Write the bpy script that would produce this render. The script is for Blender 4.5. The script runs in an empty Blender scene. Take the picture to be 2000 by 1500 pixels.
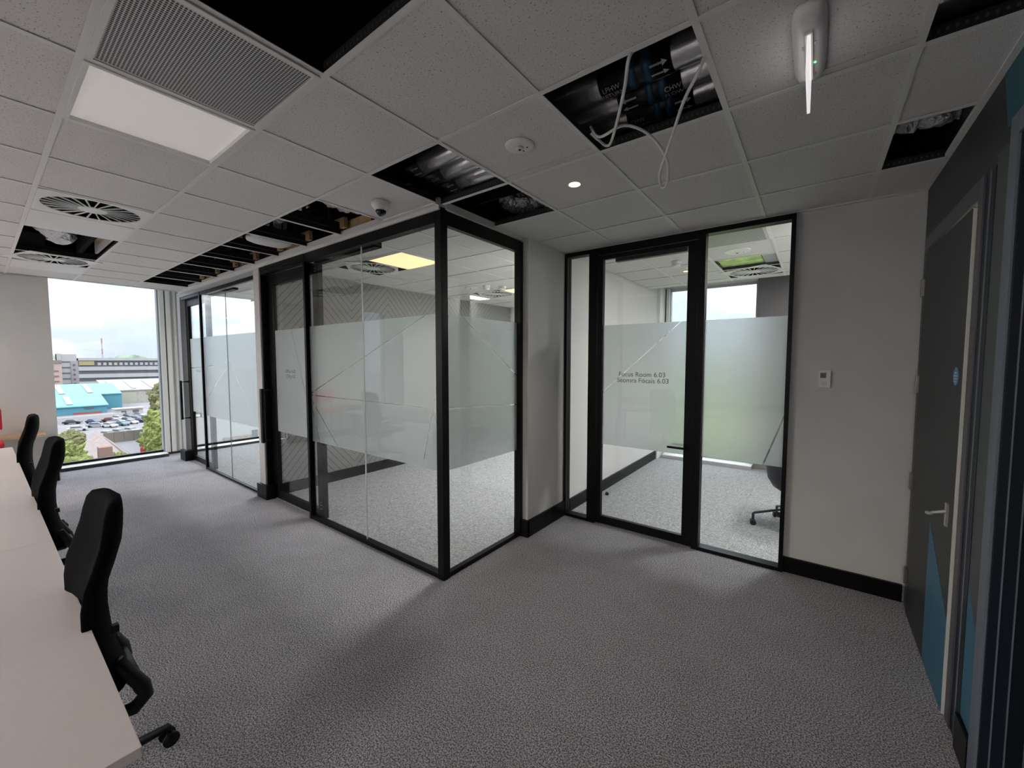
import bpy, bmesh, math, random
from mathutils import Vector, Matrix, noise
random.seed(7)
C = bpy.context.scene.collection
scn = bpy.context.scene
PI = math.pi
# ------------------------------------------------------------------ camera, world, lights, exposure
cd = bpy.data.cameras.new('camera'); cam = bpy.data.objects.new('camera', cd); C.objects.link(cam)
yaw, pitch, roll = 0.644551, -0.0586808, -0.000459
Rm = Matrix.Rotation(yaw, 3, 'Z') @ Matrix.Rotation(pitch, 3, 'X') @ Matrix.Rotation(roll, 3, 'Y')
bx_ = Matrix((( Rm[0][0], Rm[0][2], -Rm[0][1]), (Rm[1][0], Rm[1][2], -Rm[1][1]), (Rm[2][0], Rm[2][2], -Rm[2][1])))
cam.matrix_world = Matrix.Translation((0.9494, -1.4428, 1.64)) @ bx_.to_4x4()
cd.sensor_width = 36; cd.lens = 787.4/2000*36; cd.clip_start = 0.02; cd.clip_end = 5000
scn.camera = cam
scn.view_settings.view_transform = 'Standard'; scn.view_settings.look = 'None'
scn.view_settings.gamma = 1.0; scn.view_settings.use_curve_mapping = False
scn.view_settings.exposure = 1.25
cy = scn.cycles
cy.max_bounces = 14; cy.diffuse_bounces = 6; cy.glossy_bounces = 4; cy.transmission_bounces = 10; cy.transparent_max_bounces = 32
cy.sample_clamp_indirect = 6.0; cy.caustics_reflective = False; cy.caustics_refractive = True; cy.blur_glossy = 0.5
try:
    cy.use_denoising = True; cy.denoiser = 'OPENIMAGEDENOISE'
except Exception: pass

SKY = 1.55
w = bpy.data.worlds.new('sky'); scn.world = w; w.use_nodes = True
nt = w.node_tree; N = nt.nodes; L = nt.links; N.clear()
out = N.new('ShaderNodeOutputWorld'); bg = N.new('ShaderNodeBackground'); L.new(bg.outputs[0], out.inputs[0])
tc = N.new('ShaderNodeTexCoord'); mp = N.new('ShaderNodeMapping'); mp.inputs['Scale'].default_value = (1, 1, 3.6); L.new(tc.outputs['Generated'], mp.inputs[0])
nz = N.new('ShaderNodeTexNoise'); nz.inputs['Scale'].default_value = 3.1; nz.inputs['Detail'].default_value = 9; nz.inputs['Roughness'].default_value = 0.56; nz.inputs['Distortion'].default_value = 0.25
L.new(mp.outputs[0], nz.inputs['Vector'])
cr = N.new('ShaderNodeValToRGB'); e = cr.color_ramp.elements
e[0].position = 0.36; e[0].color = (0.22, 0.26, 0.34, 1); e[1].position = 0.66; e[1].color = (0.95, 0.93, 0.92, 1)
m_ = cr.color_ramp.elements.new(0.47); m_.color = (0.27, 0.30, 0.36, 1)
m_ = cr.color_ramp.elements.new(0.56); m_.color = (0.46, 0.465, 0.48, 1)
L.new(nz.outputs['Fac'], cr.inputs[0])
sx = N.new('ShaderNodeSeparateXYZ'); L.new(tc.outputs['Generated'], sx.inputs[0])
mr = N.new('ShaderNodeMapRange'); mr.inputs['From Min'].default_value = -0.02; mr.inputs['From Max'].default_value = 0.16; mr.inputs['To Min'].default_value = 0.75; mr.inputs['To Max'].default_value = 0.0
L.new(sx.outputs['Z'], mr.inputs['Value'])
mx = N.new('ShaderNodeMixRGB'); mx.inputs[2].default_value = (0.22, 0.24, 0.285, 1); L.new(cr.outputs[0], mx.inputs[1]); L.new(mr.outputs[0], mx.inputs[0])
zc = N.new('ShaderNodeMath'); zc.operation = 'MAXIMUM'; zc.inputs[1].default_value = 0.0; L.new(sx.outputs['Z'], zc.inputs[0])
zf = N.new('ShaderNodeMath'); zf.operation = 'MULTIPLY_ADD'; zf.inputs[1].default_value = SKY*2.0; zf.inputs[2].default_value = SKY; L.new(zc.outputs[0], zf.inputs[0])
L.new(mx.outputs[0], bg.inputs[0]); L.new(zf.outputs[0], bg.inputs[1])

sun = bpy.data.lights.new('sun', 'SUN'); sun.energy = 0.2; sun.angle = 0.12; sun.color = (1, 0.96, 0.9)
so = bpy.data.objects.new('sun', sun); C.objects.link(so); so.rotation_euler = (math.radians(38), math.radians(30), 0); so.location = (0, 0, 30)

def portal(loc, rot, sx_, sy_):
    l = bpy.data.lights.new('window_portal', 'AREA'); l.shape = 'RECTANGLE'; l.size = sx_; l.size_y = sy_
    o = bpy.data.objects.new('window_portal', l); C.objects.link(o); o.location = loc; o.rotation_euler = rot
    l.cycles.is_portal = True
H = PI/2
portal((-8.22, -0.17, 1.45), (0, -H, 0), 2.9, 1.3)
portal((-8.22, 2.2, 1.45), (0, -H, 0), 2.7, 3.0)
portal((-8.22, -3.2, 1.45), (0, -H, 0), 2.7, 1.25)
portal((-8.22, -6.3, 1.45), (0, -H, 0), 2.7, 2.4)
portal((-2.7, 5.80, 1.4), (-H, 0, 0), 2.4, 2.7)
portal((-0.46, 5.80, 1.4), (-H, 0, 0), 1.4, 2.7)

# ------------------------------------------------------------------ materials
def mat(name, col, rough=0.6, metal=0.0, spec=0.5, bump=None, noise_=None, emit=None):
    m = bpy.data.materials.new(name); m.use_nodes = True; t = m.node_tree
    b = t.nodes['Principled BSDF']
    b.inputs['Base Color'].default_value = (*col, 1); b.inputs['Roughness'].default_value = rough; b.inputs['Metallic'].default_value = metal
    b.inputs['Specular IOR Level'].default_value = spec
    if noise_ or bump:
        co = t.nodes.new('ShaderNodeTexCoord')
    if noise_:   # (scale, low factor, high factor[, detail])
        nn = t.nodes.new('ShaderNodeTexNoise'); nn.inputs['Scale'].default_value = noise_[0]; nn.inputs['Detail'].default_value = noise_[3] if len(noise_) > 3 else 3
        t.links.new(co.outputs['Object'], nn.inputs['Vector'])
        r = t.nodes.new('ShaderNodeValToRGB'); r.color_ramp.elements[0].position = 0.35; r.color_ramp.elements[1].position = 0.65
        r.color_ramp.elements[0].color = (*[c*noise_[1] for c in col], 1); r.color_ramp.elements[1].color = (*[min(1, c*noise_[2]) for c in col], 1)
        t.links.new(nn.outputs['Fac'], r.inputs[0]); t.links.new(r.outputs[0], b.inputs['Base Color'])
    if bump:     # (scale, strength, distance)
        n2 = t.nodes.new('ShaderNodeTexNoise'); n2.inputs['Scale'].default_value = bump[0]; n2.inputs['Detail'].default_value = 4
        t.links.new(co.outputs['Object'], n2.inputs['Vector'])
        bp = t.nodes.new('ShaderNodeBump'); bp.inputs['Strength'].default_value = bump[1]; bp.inputs['Distance'].default_value = bump[2]
        t.links.new(n2.outputs['Fac'], bp.inputs['Height']); t.links.new(bp.outputs[0], b.inputs['Normal'])
    if emit:
        b.inputs['Emission Color'].default_value = (*emit[0], 1); b.inputs['Emission Strength'].default_value = emit[1]
    return m
def carpet(name, a, bcol, scale, stretch=(1, 1, 1), seam=False):
    m = bpy.data.materials.new(name); m.use_nodes = True; t = m.node_tree; b = t.nodes['Principled BSDF']
    b.inputs['Roughness'].default_value = 0.95; b.inputs['Specular IOR Level'].default_value = 0.15
    co = t.nodes.new('ShaderNodeTexCoord'); mp = t.nodes.new('ShaderNodeMapping'); mp.inputs['Scale'].default_value = stretch
    t.links.new(co.outputs['Object'], mp.inputs[0])
    n = t.nodes.new('ShaderNodeTexNoise'); n.inputs['Scale'].default_value = scale; n.inputs['Detail'].default_value = 2.5; n.inputs['Roughness'].default_value = 0.7
    t.links.new(mp.outputs[0], n.inputs['Vector'])
    r = t.nodes.new('ShaderNodeValToRGB'); r.color_ramp.elements[0].position = 0.43; r.color_ramp.elements[1].position = 0.58
    r.color_ramp.elements[0].color = (*a, 1); r.color_ramp.elements[1].color = (*bcol, 1)
    t.links.new(n.outputs['Fac'], r.inputs[0])
    n3 = t.nodes.new('ShaderNodeTexNoise'); n3.inputs['Scale'].default_value = 5; n3.inputs['Detail'].default_value = 4
    t.links.new(mp.outputs[0], n3.inputs['Vector'])
    mu = t.nodes.new('ShaderNodeMixRGB'); mu.blend_type = 'MULTIPLY'; mu.inputs[0].default_value = 0.25
    t.links.new(r.outputs[0], mu.inputs[1]); t.links.new(n3.outputs['Fac'], mu.inputs[2]); t.links.new(mu.outputs[0], b.inputs['Base Color'])
    return m
def glassmat(name, tint=(0.965, 0.985, 0.98), refl=1.0):
    m = bpy.data.materials.new(name); m.use_nodes = True; t = m.node_tree; n = t.nodes; n.clear()
    o = n.new('ShaderNodeOutputMaterial'); mix = n.new('ShaderNodeMixShader'); tr = n.new('ShaderNodeBsdfTransparent'); gl = n.new('ShaderNodeBsdfGlossy')
    tr.inputs[0].default_value = (*tint, 1); gl.inputs['Roughness'].default_value = 0.0
    g = n.new('ShaderNodeNewGeometry'); d = n.new('ShaderNodeVectorMath'); d.operation = 'DOT_PRODUCT'
    t.links.new(g.outputs['Incoming'], d.inputs[0]); t.links.new(g.outputs['Normal'], d.inputs[1])
    a = n.new('ShaderNodeMath'); a.operation = 'ABSOLUTE'; t.links.new(d.outputs['Value'], a.inputs[0])
    s = n.new('ShaderNodeMath'); s.operation = 'SUBTRACT'; s.inputs[0].default_value = 1; t.links.new(a.outputs[0], s.inputs[1])
    p = n.new('ShaderNodeMath'); p.operation = 'POWER'; p.inputs[1].default_value = 5; t.links.new(s.outputs[0], p.inputs[0])
    q = n.new('ShaderNodeMath'); q.operation = 'MULTIPLY_ADD'; q.inputs[1].default_value = 0.9*refl; q.inputs[2].default_value = 0.045*refl; t.links.new(p.outputs[0], q.inputs[0])
    t.links.new(q.outputs[0], mix.inputs[0]); t.links.new(tr.outputs[0], mix.inputs[1]); t.links.new(gl.outputs[0], mix.inputs[2]); t.links.new(mix.outputs[0], o.inputs[0])
    return m
def filmmat(name):
    m = bpy.data.materials.new(name); m.use_nodes = True; t = m.node_tree; n = t.nodes; n.clear()
    o = n.new('ShaderNodeOutputMaterial'); mix = n.new('ShaderNodeMixShader'); g = n.new('ShaderNodeBsdfGlass'); ad = n.new('ShaderNodeMixShader')
    g.distribution = 'GGX'; g.inputs['Color'].default_value = (0.98, 1.0, 1.0, 1); g.inputs['Roughness'].default_value = 0.42; g.inputs['IOR'].default_value = 1.35
    tl = n.new('ShaderNodeBsdfTranslucent'); df = n.new('ShaderNodeBsdfDiffuse'); tl.inputs[0].default_value = (0.90, 0.94, 0.96, 1); df.inputs[0].default_value = (0.80, 0.85, 0.87, 1)
    ad.inputs[0].default_value = 0.62; t.links.new(tl.outputs[0], ad.inputs[1]); t.links.new(df.outputs[0], ad.inputs[2])
    mix.inputs[0].default_value = 0.30; t.links.new(g.outputs[0], mix.inputs[1]); t.links.new(ad.outputs[0], mix.inputs[2]); t.links.new(mix.outputs[0], o.inputs[0])
    return m
M = {}
M['wall'] = mat('wall_paint', (0.66, 0.66, 0.64), 0.75, noise_=(3, 0.97, 1.03), bump=(400, 0.15, 0.001))
M['wallw'] = mat('partition_paint', (0.70, 0.69, 0.68), 0.7, bump=(400, 0.12, 0.001))
M['black'] = mat('black_powder_coat', (0.003, 0.003, 0.0032), 0.4, spec=0.22)
M['blackskirt'] = mat('black_skirting', (0.003, 0.003, 0.003), 0.4, spec=0.2)
M['greymetal'] = mat('grey_metal', (0.40, 0.41, 0.42), 0.45)
M['whitemetal'] = mat('white_metal', (0.78, 0.78, 0.76), 0.45)
M['tile'] = None
M['carpet'] = carpet('carpet_corridor', (0.145, 0.142, 0.158), (0.74, 0.73, 0.78), 150)
M['ctile'] = carpet('carpet_tile_pale', (0.27, 0.275, 0.28), (0.52, 0.53, 0.54), 45, (1, 3.2, 1))
M['tee'] = mat('tee_flange', (0.74, 0.74, 0.71), 0.5)
M['glass'] = glassmat('partition_glass')
M['wglass'] = glassmat('window_glass', (0.97, 0.985, 0.98), 0.7)
M['film'] = filmmat('frosted_film')
M['foil'] = mat('foil', (0.72, 0.72, 0.73), 0.30, 0.75, bump=(45, 1.0, 0.02))
M['foilp'] = mat('foil_pipe', (0.72, 0.72, 0.73), 0.27, 0.82, bump=(30, 0.35, 0.006))
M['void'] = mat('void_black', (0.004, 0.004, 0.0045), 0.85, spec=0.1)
M['steel'] = mat('dark_galvanised', (0.05, 0.05, 0.052), 0.5, 0.5)
M['chan'] = mat('black_channel', (0.014, 0.014, 0.015), 0.5, spec=0.3)
M['wood'] = mat('raw_timber', (0.50, 0.33, 0.17), 0.7, noise_=(12, 0.8, 1.15))
M['white'] = mat('white_plastic', (0.80, 0.80, 0.78), 0.35)
M['desk'] = mat('desk_laminate', (0.82, 0.745, 0.715), 0.32, noise_=(40, 0.99, 1.01))
M['fabric'] = mat('black_mesh_fabric', (0.0025, 0.0025, 0.003), 0.9, bump=(900, 0.4, 0.001), spec=0.08)
M['plastic'] = mat('black_plastic', (0.006, 0.006, 0.0065), 0.45, spec=0.25)
M['chrome'] = mat('brushed_steel', (0.62, 0.60, 0.56), 0.3, 0.9)
M['sillfront'] = mat('sill_front', (0.045, 0.04, 0.05), 0.4)
M['char'] = mat('charcoal_paint', (0.028, 0.031, 0.034), 0.5, bump=(350, 0.25, 0.001), noise_=(60, 0.93, 1.07))
M['charframe'] = mat('charcoal_frame', (0.085, 0.083, 0.095), 0.45)
M['navy'] = mat('navy_frame', (0.010, 0.015, 0.025), 0.45, spec=0.3)
M['slate'] = mat('slate_blue_paint', (0.16, 0.19, 0.23), 0.5)
M['teal'] = mat('teal_paint', (0.020, 0.105, 0.135), 0.55, bump=(350, 0.25, 0.001))
M['blue'] = mat('blue_paint', (0.035, 0.16, 0.25), 0.5, bump=(350, 0.25, 0.001))
M['led'] = mat('warm_lamp', (1, 0.9, 0.75), 0.5, emit=((1.0, 0.62, 0.30), 1.0))

def tile_mat():
    m = bpy.data.materials.new('mineral_fibre_tile'); m.use_nodes = True; t = m.node_tree; b = t.nodes['Principled BSDF']
    b.inputs['Roughness'].default_value = 0.9; b.inputs['Specular IOR Level'].default_value = 0.2
    co = t.nodes.new('ShaderNodeTexCoord')
    oi = t.nodes.new('ShaderNodeObjectInfo'); av = t.nodes.new('ShaderNodeVectorMath'); av.operation = 'ADD'
    mp = t.nodes.new('ShaderNodeMapping'); mp.inputs['Scale'].default_value = (1, 1.0, 1)
    sc = t.nodes.new('ShaderNodeVectorMath'); sc.operation = 'SCALE'; sc.inputs[3].default_value = 40
    cx = t.nodes.new('ShaderNodeCombineXYZ'); t.links.new(oi.outputs['Random'], cx.inputs[0]); t.links.new(oi.outputs['Random'], cx.inputs[1]); t.links.new(cx.outputs[0], sc.inputs[0])
    t.links.new(co.outputs['Object'], av.inputs[0]); t.links.new(sc.outputs[0], av.inputs[1])
    v = t.nodes.new('ShaderNodeTexNoise'); v.inputs['Scale'].default_value = 150; v.inputs['Detail'].default_value = 2; v.inputs['Roughness'].default_value = 0.4
    t.links.new(av.outputs[0], v.inputs['Vector'])
    r = t.nodes.new('ShaderNodeValToRGB'); r.color_ramp.elements[0].position = 0.30; r.color_ramp.elements[0].color = (0.26, 0.25, 0.24, 1)
    r.color_ramp.elements[1].position = 0.37; r.color_ramp.elements[1].color = (0.72, 0.705, 0.69, 1)
    t.links.new(v.outputs['Fac'], r.inputs[0]); t.links.new(r.outputs[0], b.inputs['Base Color'])
    bp = t.nodes.new('ShaderNodeBump'); bp.inputs['Strength'].default_value = 0.3; bp.inputs['Distance'].default_value = 0.002
    t.links.new(v.outputs['Fac'], bp.inputs['Height']); t.links.new(bp.outputs[0], b.inputs['Normal'])
    return m
M['tile'] = tile_mat()
def perf_mat(name, base, hole, pitch, rad):
    m = bpy.data.materials.new(name); m.use_nodes = True; t = m.node_tree; b = t.nodes['Principled BSDF']; b.inputs['Roughness'].default_value = 0.5
    co = t.nodes.new('ShaderNodeTexCoord'); sc = t.nodes.new('ShaderNodeVectorMath'); sc.operation = 'SCALE'; sc.inputs[3].default_value = 1/pitch
    t.links.new(co.outputs['Object'], sc.inputs[0]); fr = t.nodes.new('ShaderNodeVectorMath'); fr.operation = 'FRACTION'; t.links.new(sc.outputs[0], fr.inputs[0])
    sb = t.nodes.new('ShaderNodeVectorMath'); sb.operation = 'SUBTRACT'; sb.inputs[1].default_value = (0.5, 0.5, 0); t.links.new(fr.outputs[0], sb.inputs[0])
    mu = t.nodes.new('ShaderNodeVectorMath'); mu.operation = 'MULTIPLY'; mu.inputs[1].default_value = (1, 1, 0); t.links.new(sb.outputs[0], mu.inputs[0])
    ln = t.nodes.new('ShaderNodeVectorMath'); ln.operation = 'LENGTH'; t.links.new(mu.outputs[0], ln.inputs[0])
    # keep an unperforated border
    ab = t.nodes.new('ShaderNodeVectorMath'); ab.operation = 'ABSOLUTE'; t.links.new(co.outputs['Object'], ab.inputs[0])
    sp = t.nodes.new('ShaderNodeSeparateXYZ'); t.links.new(ab.outputs[0], sp.inputs[0])
    mxx = t.nodes.new('ShaderNodeMath'); mxx.operation = 'MAXIMUM'; t.links.new(sp.outputs[0], mxx.inputs[0]); t.links.new(sp.outputs[1], mxx.inputs[1])
    gt = t.nodes.new('ShaderNodeMath'); gt.operation = 'LESS_THAN'; gt.inputs[1].default_value = 0.262; t.links.new(mxx.outputs[0], gt.inputs[0])
    lt = t.nodes.new('ShaderNodeMath'); lt.operation = 'LESS_THAN'; lt.inputs[1].default_value = rad/pitch; t.links.new(ln.outputs['Value'], lt.inputs[0])
    an = t.nodes.new('ShaderNodeMath'); an.operation = 'MULTIPLY'; t.links.new(gt.outputs[0], an.inputs[0]); t.links.new(lt.outputs[0], an.inputs[1])
    mx = t.nodes.new('ShaderNodeMixRGB'); mx.inputs[1].default_value = (*base, 1); mx.inputs[2].default_value = (*hole, 1); t.links.new(an.outputs[0], mx.inputs[0]); t.links.new(mx.outputs[0], b.inputs['Base Color'])
    return m
M['perf'] = perf_mat('perforated_metal', (0.60, 0.60, 0.59), (0.03, 0.03, 0.03), 0.0108, 0.0042)
M['web'] = mat('punched_tee_web', (0.035, 0.035, 0.037), 0.5, 0.3)
def chevron_mat():
    m = bpy.data.materials.new('chevron_wallcovering'); m.use_nodes = True; t = m.node_tree; n = t.nodes; l = t.links; b = n['Principled BSDF']; b.inputs['Roughness'].default_value = 0.7
    co = n.new('ShaderNodeTexCoord'); sp = n.new('ShaderNodeSeparateXYZ'); l.new(co.outputs['Object'], sp.inputs[0])
    def mth(op, a, bb=None, c=None):
        q = n.new('ShaderNodeMath'); q.operation = op
        for i, v in enumerate((a, bb, c)):
            if v is None: continue
            if isinstance(v, (int, float)): q.inputs[i].default_value = v
            else: l.new(v, q.inputs[i])
        return q.outputs[0]
    tri = mth('PINGPONG', mth('ADD', sp.outputs['Y'], -1.72+2.4), 0.60)
    s = mth('ADD', sp.outputs['Z'], mth('MULTIPLY', tri, -1.15))
    f = mth('FRACT', mth('MULTIPLY', s, 1/0.105))
    ln = mth('LESS_THAN', f, 0.085)
    mx = n.new('ShaderNodeMixRGB'); mx.inputs[1].default_value = (0.21, 0.205, 0.20, 1); mx.inputs[2].default_value = (0.03, 0.03, 0.033, 1); l.new(ln, mx.inputs[0]); l.new(mx.outputs[0], b.inputs['Base Color'])
    return m
M['chev'] = chevron_mat()

# ------------------------------------------------------------------ mesh helpers
class MB:
    def __init__(s): s.bm = bmesh.new()
    def box(s, x0, x1, y0, y1, z0, z1, bev=0):
        vs = [s.bm.verts.new(p) for p in ((x0,y0,z0),(x1,y0,z0),(x1,y1,z0),(x0,y1,z0),(x0,y0,z1),(x1,y0,z1),(x1,y1,z1),(x0,y1,z1))]
        fs = [s.bm.faces.new([vs[i] for i in f]) for f in ((3,2,1,0),(4,5,6,7),(0,1,5,4),(1,2,6,5),(2,3,7,6),(3,0,4,7))]
        if bev:
            ed = set(e for f in fs for e in f.edges)
            bmesh.ops.bevel(s.bm, geom=list(ed), offset=bev, segments=2, affect='EDGES', profile=0.7)
        return s
    def prism(s, pts, d):   # polygon (3D points) extruded by vector d
        a = [s.bm.verts.new(p) for p in pts]; b = [s.bm.verts.new(Vector(p)+Vector(d)) for p in pts]
        s.bm.faces.new(a[::-1]); s.bm.faces.new(b); n = len(a)
        for i in range(n): s.bm.faces.new((a[i], a[(i+1) % n], b[(i+1) % n], b[i]))
        return s
    def tube(s, pts, r, seg=10, cap=True):
        P = [Vector(p) for p in pts]; rings = []
        up = None
        for i, p in enumerate(P):
            d = (P[min(i+1, len(P)-1)] - P[max(i-1, 0)]).normalized()
            if up is None:
                up = Vector((0, 0, 1)) if abs(d.z) < 0.9 else Vector((1, 0, 0))
            a = (up - d*up.dot(d)); a = a.normalized() if a.length > 1e-6 else Vector((0, 1, 0)); up = a
            b = d.cross(a); rr = r[i] if isinstance(r, (list, tuple)) else r
            rings.append([s.bm.verts.new(p + (a*math.cos(t)+b*math.sin(t))*rr) for t in [2*PI*k/seg for k in range(seg)]])
        for q in range(len(rings)-1):
            for k in range(seg):
                s.bm.faces.new((rings[q][k], rings[q][(k+1) % seg], rings[q+1][(k+1) % seg], rings[q+1][k]))
        if cap: s.bm.faces.new(rings[0][::-1]); s.bm.faces.new(rings[-1])
        return s
    def lathe(s, prof, c=(0,0,0), seg=24, axis='Z'):
        rings = []
        for r, z in prof:
            ring = []
            for k in range(seg):
                t = 2*PI*k/seg; v = (r*math.cos(t), r*math.sin(t), z)
                if axis == 'X': v = (v[2], v[0], v[1])
                if axis == 'Y': v = (v[0], v[2], v[1])
                ring.append(s.bm.verts.new(Vector(v)+Vector(c)))
            rings.append(ring)
        for q in range(len(rings)-1):
            for k in range(seg): s.bm.faces.new((rings[q][k], rings[q][(k+1) % seg], rings[q+1][(k+1) % seg], rings[q+1][k]))
        s.bm.faces.new(rings[0][::-1]); s.bm.faces.new(rings[-1])
        return s
    def ico(s, c, r, sub=2, amp=0.0, fr=1.0, sq=(1,1,1)):
        g = bmesh.ops.create_icosphere(s.bm, subdivisions=sub, radius=1.0)
        for v in g['verts']:
            n = noise.noise(v.co*fr + Vector(c)*0.37)
            v.co = Vector((v.co.x*sq[0], v.co.y*sq[1], v.co.z*sq[2]))*r*(1+amp*n) + Vector(c)
        return s
    def build(s, name, m, parent=None, smooth=False, loc=None):
        bmesh.ops.recalc_face_normals(s.bm, faces=s.bm.faces)
        me = bpy.data.meshes.new(name); s.bm.to_mesh(me); s.bm.free()
        ms = m if isinstance(m, (list, tuple)) else [m]
        for q in ms: me.materials.append(q)
        if smooth:
            for p in me.polygons: p.use_smooth = True
        o = bpy.data.objects.new(name, me); C.objects.link(o)
        if parent: o.parent = parent
        if loc: o.location = loc
        return o
def B(*a, **k): return MB().box(*a, **k)
def thing(name, label, cat, loc=(0,0,0), rz=0, group=None):
    o = bpy.data.objects.new(name, None); o.empty_display_size = 0.1; C.objects.link(o); o.location = loc; o.rotation_euler = (0,0,rz)
    return tag(o, label, cat, group)
def tag(o, label, cat, group=None):
    o['label'] = label; o['category'] = cat
    if group: o['group'] = group
    return o
def struct(o, label=None, cat=None):
    o['kind'] = 'structure'
    if label: o['label'] = label
    if cat: o['category'] = cat
    return o
def sempty(name, label, cat, loc=(0,0,0)):
    o = bpy.data.objects.new(name, None); C.objects.link(o); o.location = loc; o.empty_display_size = 0.1
    return struct(o, label, cat)
def dup(root, loc, rz=0, label=None, group=None, scale=None):
    def cp(o, par):
        c = o.copy(); C.objects.link(c)
        if par: c.parent = par
        for ch in o.children: cp(ch, c)
        return c
    r = cp(root, None); r.location = loc; r.rotation_euler = (0,0,rz)
    if scale: r.scale = scale
    if label: r['label'] = label
    if group: r['group'] = group
    return r
def text(name, s, size, m, parent, mw, wrap=None, align='CENTER', depth=0.0):
    c = bpy.data.curves.new(name, 'FONT'); c.body = s; c.size = size; c.align_x = align; c.extrude = depth
    o = bpy.data.objects.new(name, c); C.objects.link(o); bpy.context.view_layer.update()
    me = bpy.data.meshes.new_from_object(o.evaluated_get(bpy.context.evaluated_depsgraph_get())); bpy.data.objects.remove(o)
    for v in me.vertices: v.co = wrap(v.co) if wrap else mw @ v.co
    me.materials.clear(); me.materials.append(m)
    r = bpy.data.objects.new(name, me); C.objects.link(r)
    if parent: r.parent = parent
    return r

# ------------------------------------------------------------------ room shell
ZC = 2.73; TX = 0.6; TY = 0.5828; XW = -8.05; XE = 1.49; YN = 5.65; YS = -11.5; SL = 3.3
fl = struct(B(XW-0.05, 1.75, YS-0.1, YN+0.15, -0.3, 0).box(1.62, 1.75, -0.4, 0.9, 0.0, 0.001).build('floor', M['carpet']), 'speckled grey carpet floor of the open office and corridor', 'floor')
mk = B(-0.2495, 0.2495, -0.2495, 0.2495, 0.0005, 0.006, bev=0.0015)
ct0 = mk.build('carpet_tile', M['ctile'], fl); first = [ct0]
def ctiles(x0, x1, y0, y1):
    nx = int(math.ceil((x1-x0)/0.5)); ny = int(math.ceil((y1-y0)/0.5))
    for i in range(nx):
        for j in range(ny):
            xa = x0+i*0.5; ya = y0+j*0.5; xb = min(xa+0.5, x1); yb = min(ya+0.5, y1)
            if xb-xa < 0.03 or yb-ya < 0.03: continue
            if first: o = first.pop()
            else: o = ct0.copy(); C.objects.link(o)
            o.location = ((xa+xb)/2, (ya+yb)/2, 0); o.scale = ((xb-xa)/0.5, (yb-ya)/0.5, 1)
            if (i+j) % 2 and xb-xa > 0.49 and yb-ya > 0.49: o.rotation_euler = (0, 0, PI/2)
ctiles(-4.20, -1.26, 0.64, 5.5); ctiles(-1.13, 1.54, 2.34, 5.5); ctiles(-7.82, -4.37, 0.64, 4.9)

def wallobj(name, boxes, m, lab): 
    b = MB()
    for q in boxes: b.box(*q)
    return struct(b.build(name, m), lab, 'wall')
# west facade (window openings left clear)
WO = XW-0.15
wallobj('wall_west', [(WO, -7.25, -2.65, -0.81, 0, SL), (WO, -7.25, -5.1, -3.76, 0, SL), (WO, -7.25, YS, -7.5, 0, SL),
    (WO, XW, -7.5, -5.1, 2.98, SL), (WO, XW, -3.76, -2.65, 2.98, SL), (WO, XW, -0.81, 0.476, 2.98, SL), (WO, XW, 0.78, 3.75, 2.98, SL),
    (WO, -7.3, 3.75, YN, 0, SL), (WO, XW, 0.476, 0.78, 0, SL)], M['wall'], 'pale grey plaster wall beside the big window')
struct(MB().box(XW, -7.26, -7.5, -5.1, 2.98, 3.0).box(XW, -7.26, -3.76, -2.65, 2.98, 3.0).box(XW, -7.26, -0.81, 3.75, 2.98, 3.0).box(-7.262, -7.25, -7.5, 3.75, ZC, 3.0).build('trim_blind_recess', M['tee']), None, None)
wallobj('wall_south', [(XW-0.1, 1.7, YS-0.15, YS, 0, SL)], M['wall'], 'plain wall at the back of the open office')
wallobj('wall_north', [(0.80, 1.62, 2.285, 2.40, 0, SL)], M['wall'], 'pale grey painted wall carrying the thermostat')
wallobj('wall_divider', [(-1.25, -1.14, 1.58, YN, 0, SL)], M['wallw'], 'white wall between the corner office and the focus room')
wallobj('wall_office', [(-4.36, -4.215, 0.565, YN, 0, SL)], M['wallw'], 'white dividing wall between the two glazed offices')
o = struct(B(-4.214, -4.205, 0.70, YN-0.2, 0.0, ZC).build('trim_wallcovering', M['chev']), 'grey wallcovering with thin dark chevron lines', 'wallcovering')
wallobj('wall_facade', [(XW, -3.95, YN, YN+0.15, 0, SL), (-1.45, -1.14, YN, YN+0.15, 0, SL), (0.24, 1.7, YN, YN+0.15, 0, SL), (-3.95, -1.45, YN, YN+0.15, 2.83, SL), (-1.14, 0.24, YN, YN+0.15, 2.83, SL)], M['wall'], 'outer wall around the north windows')
struct(B(0.24, 1.545, 5.50, 5.56, 0.13, 2.84).build('trim_spandrel', mat('spandrel_grey', (0.10, 0.095, 0.10), 0.35)), 'dark grey spandrel panel beside the focus room window', 'panel')
# east (right) dark wall with two doorways
wallobj('wall_east', [(XE, 1.62, 2.19, 2.30, 0, SL), (XE, 1.62, 1.12, 2.19, 2.38, SL), (XE, 1.62, 0.76, 1.12, 0, SL), (XE, 1.62, -0.16, 0.76, 2.46, SL), (XE, 1.62, YS, -0.16, 0, SL)], M['char'], 'charcoal painted wall with geometric colour shapes')
wallobj('wall_focus', [(1.55, 1.65, 2.40, YN, 0, SL)], M['wallw'], 'side wall inside the focus room')
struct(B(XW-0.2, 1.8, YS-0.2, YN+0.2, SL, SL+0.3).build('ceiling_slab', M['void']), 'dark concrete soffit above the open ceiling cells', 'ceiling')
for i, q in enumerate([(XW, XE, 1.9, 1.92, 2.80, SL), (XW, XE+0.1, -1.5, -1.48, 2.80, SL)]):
    struct(B(*q).build('trim_plenum_barrier', M['void']), None, None)

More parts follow.
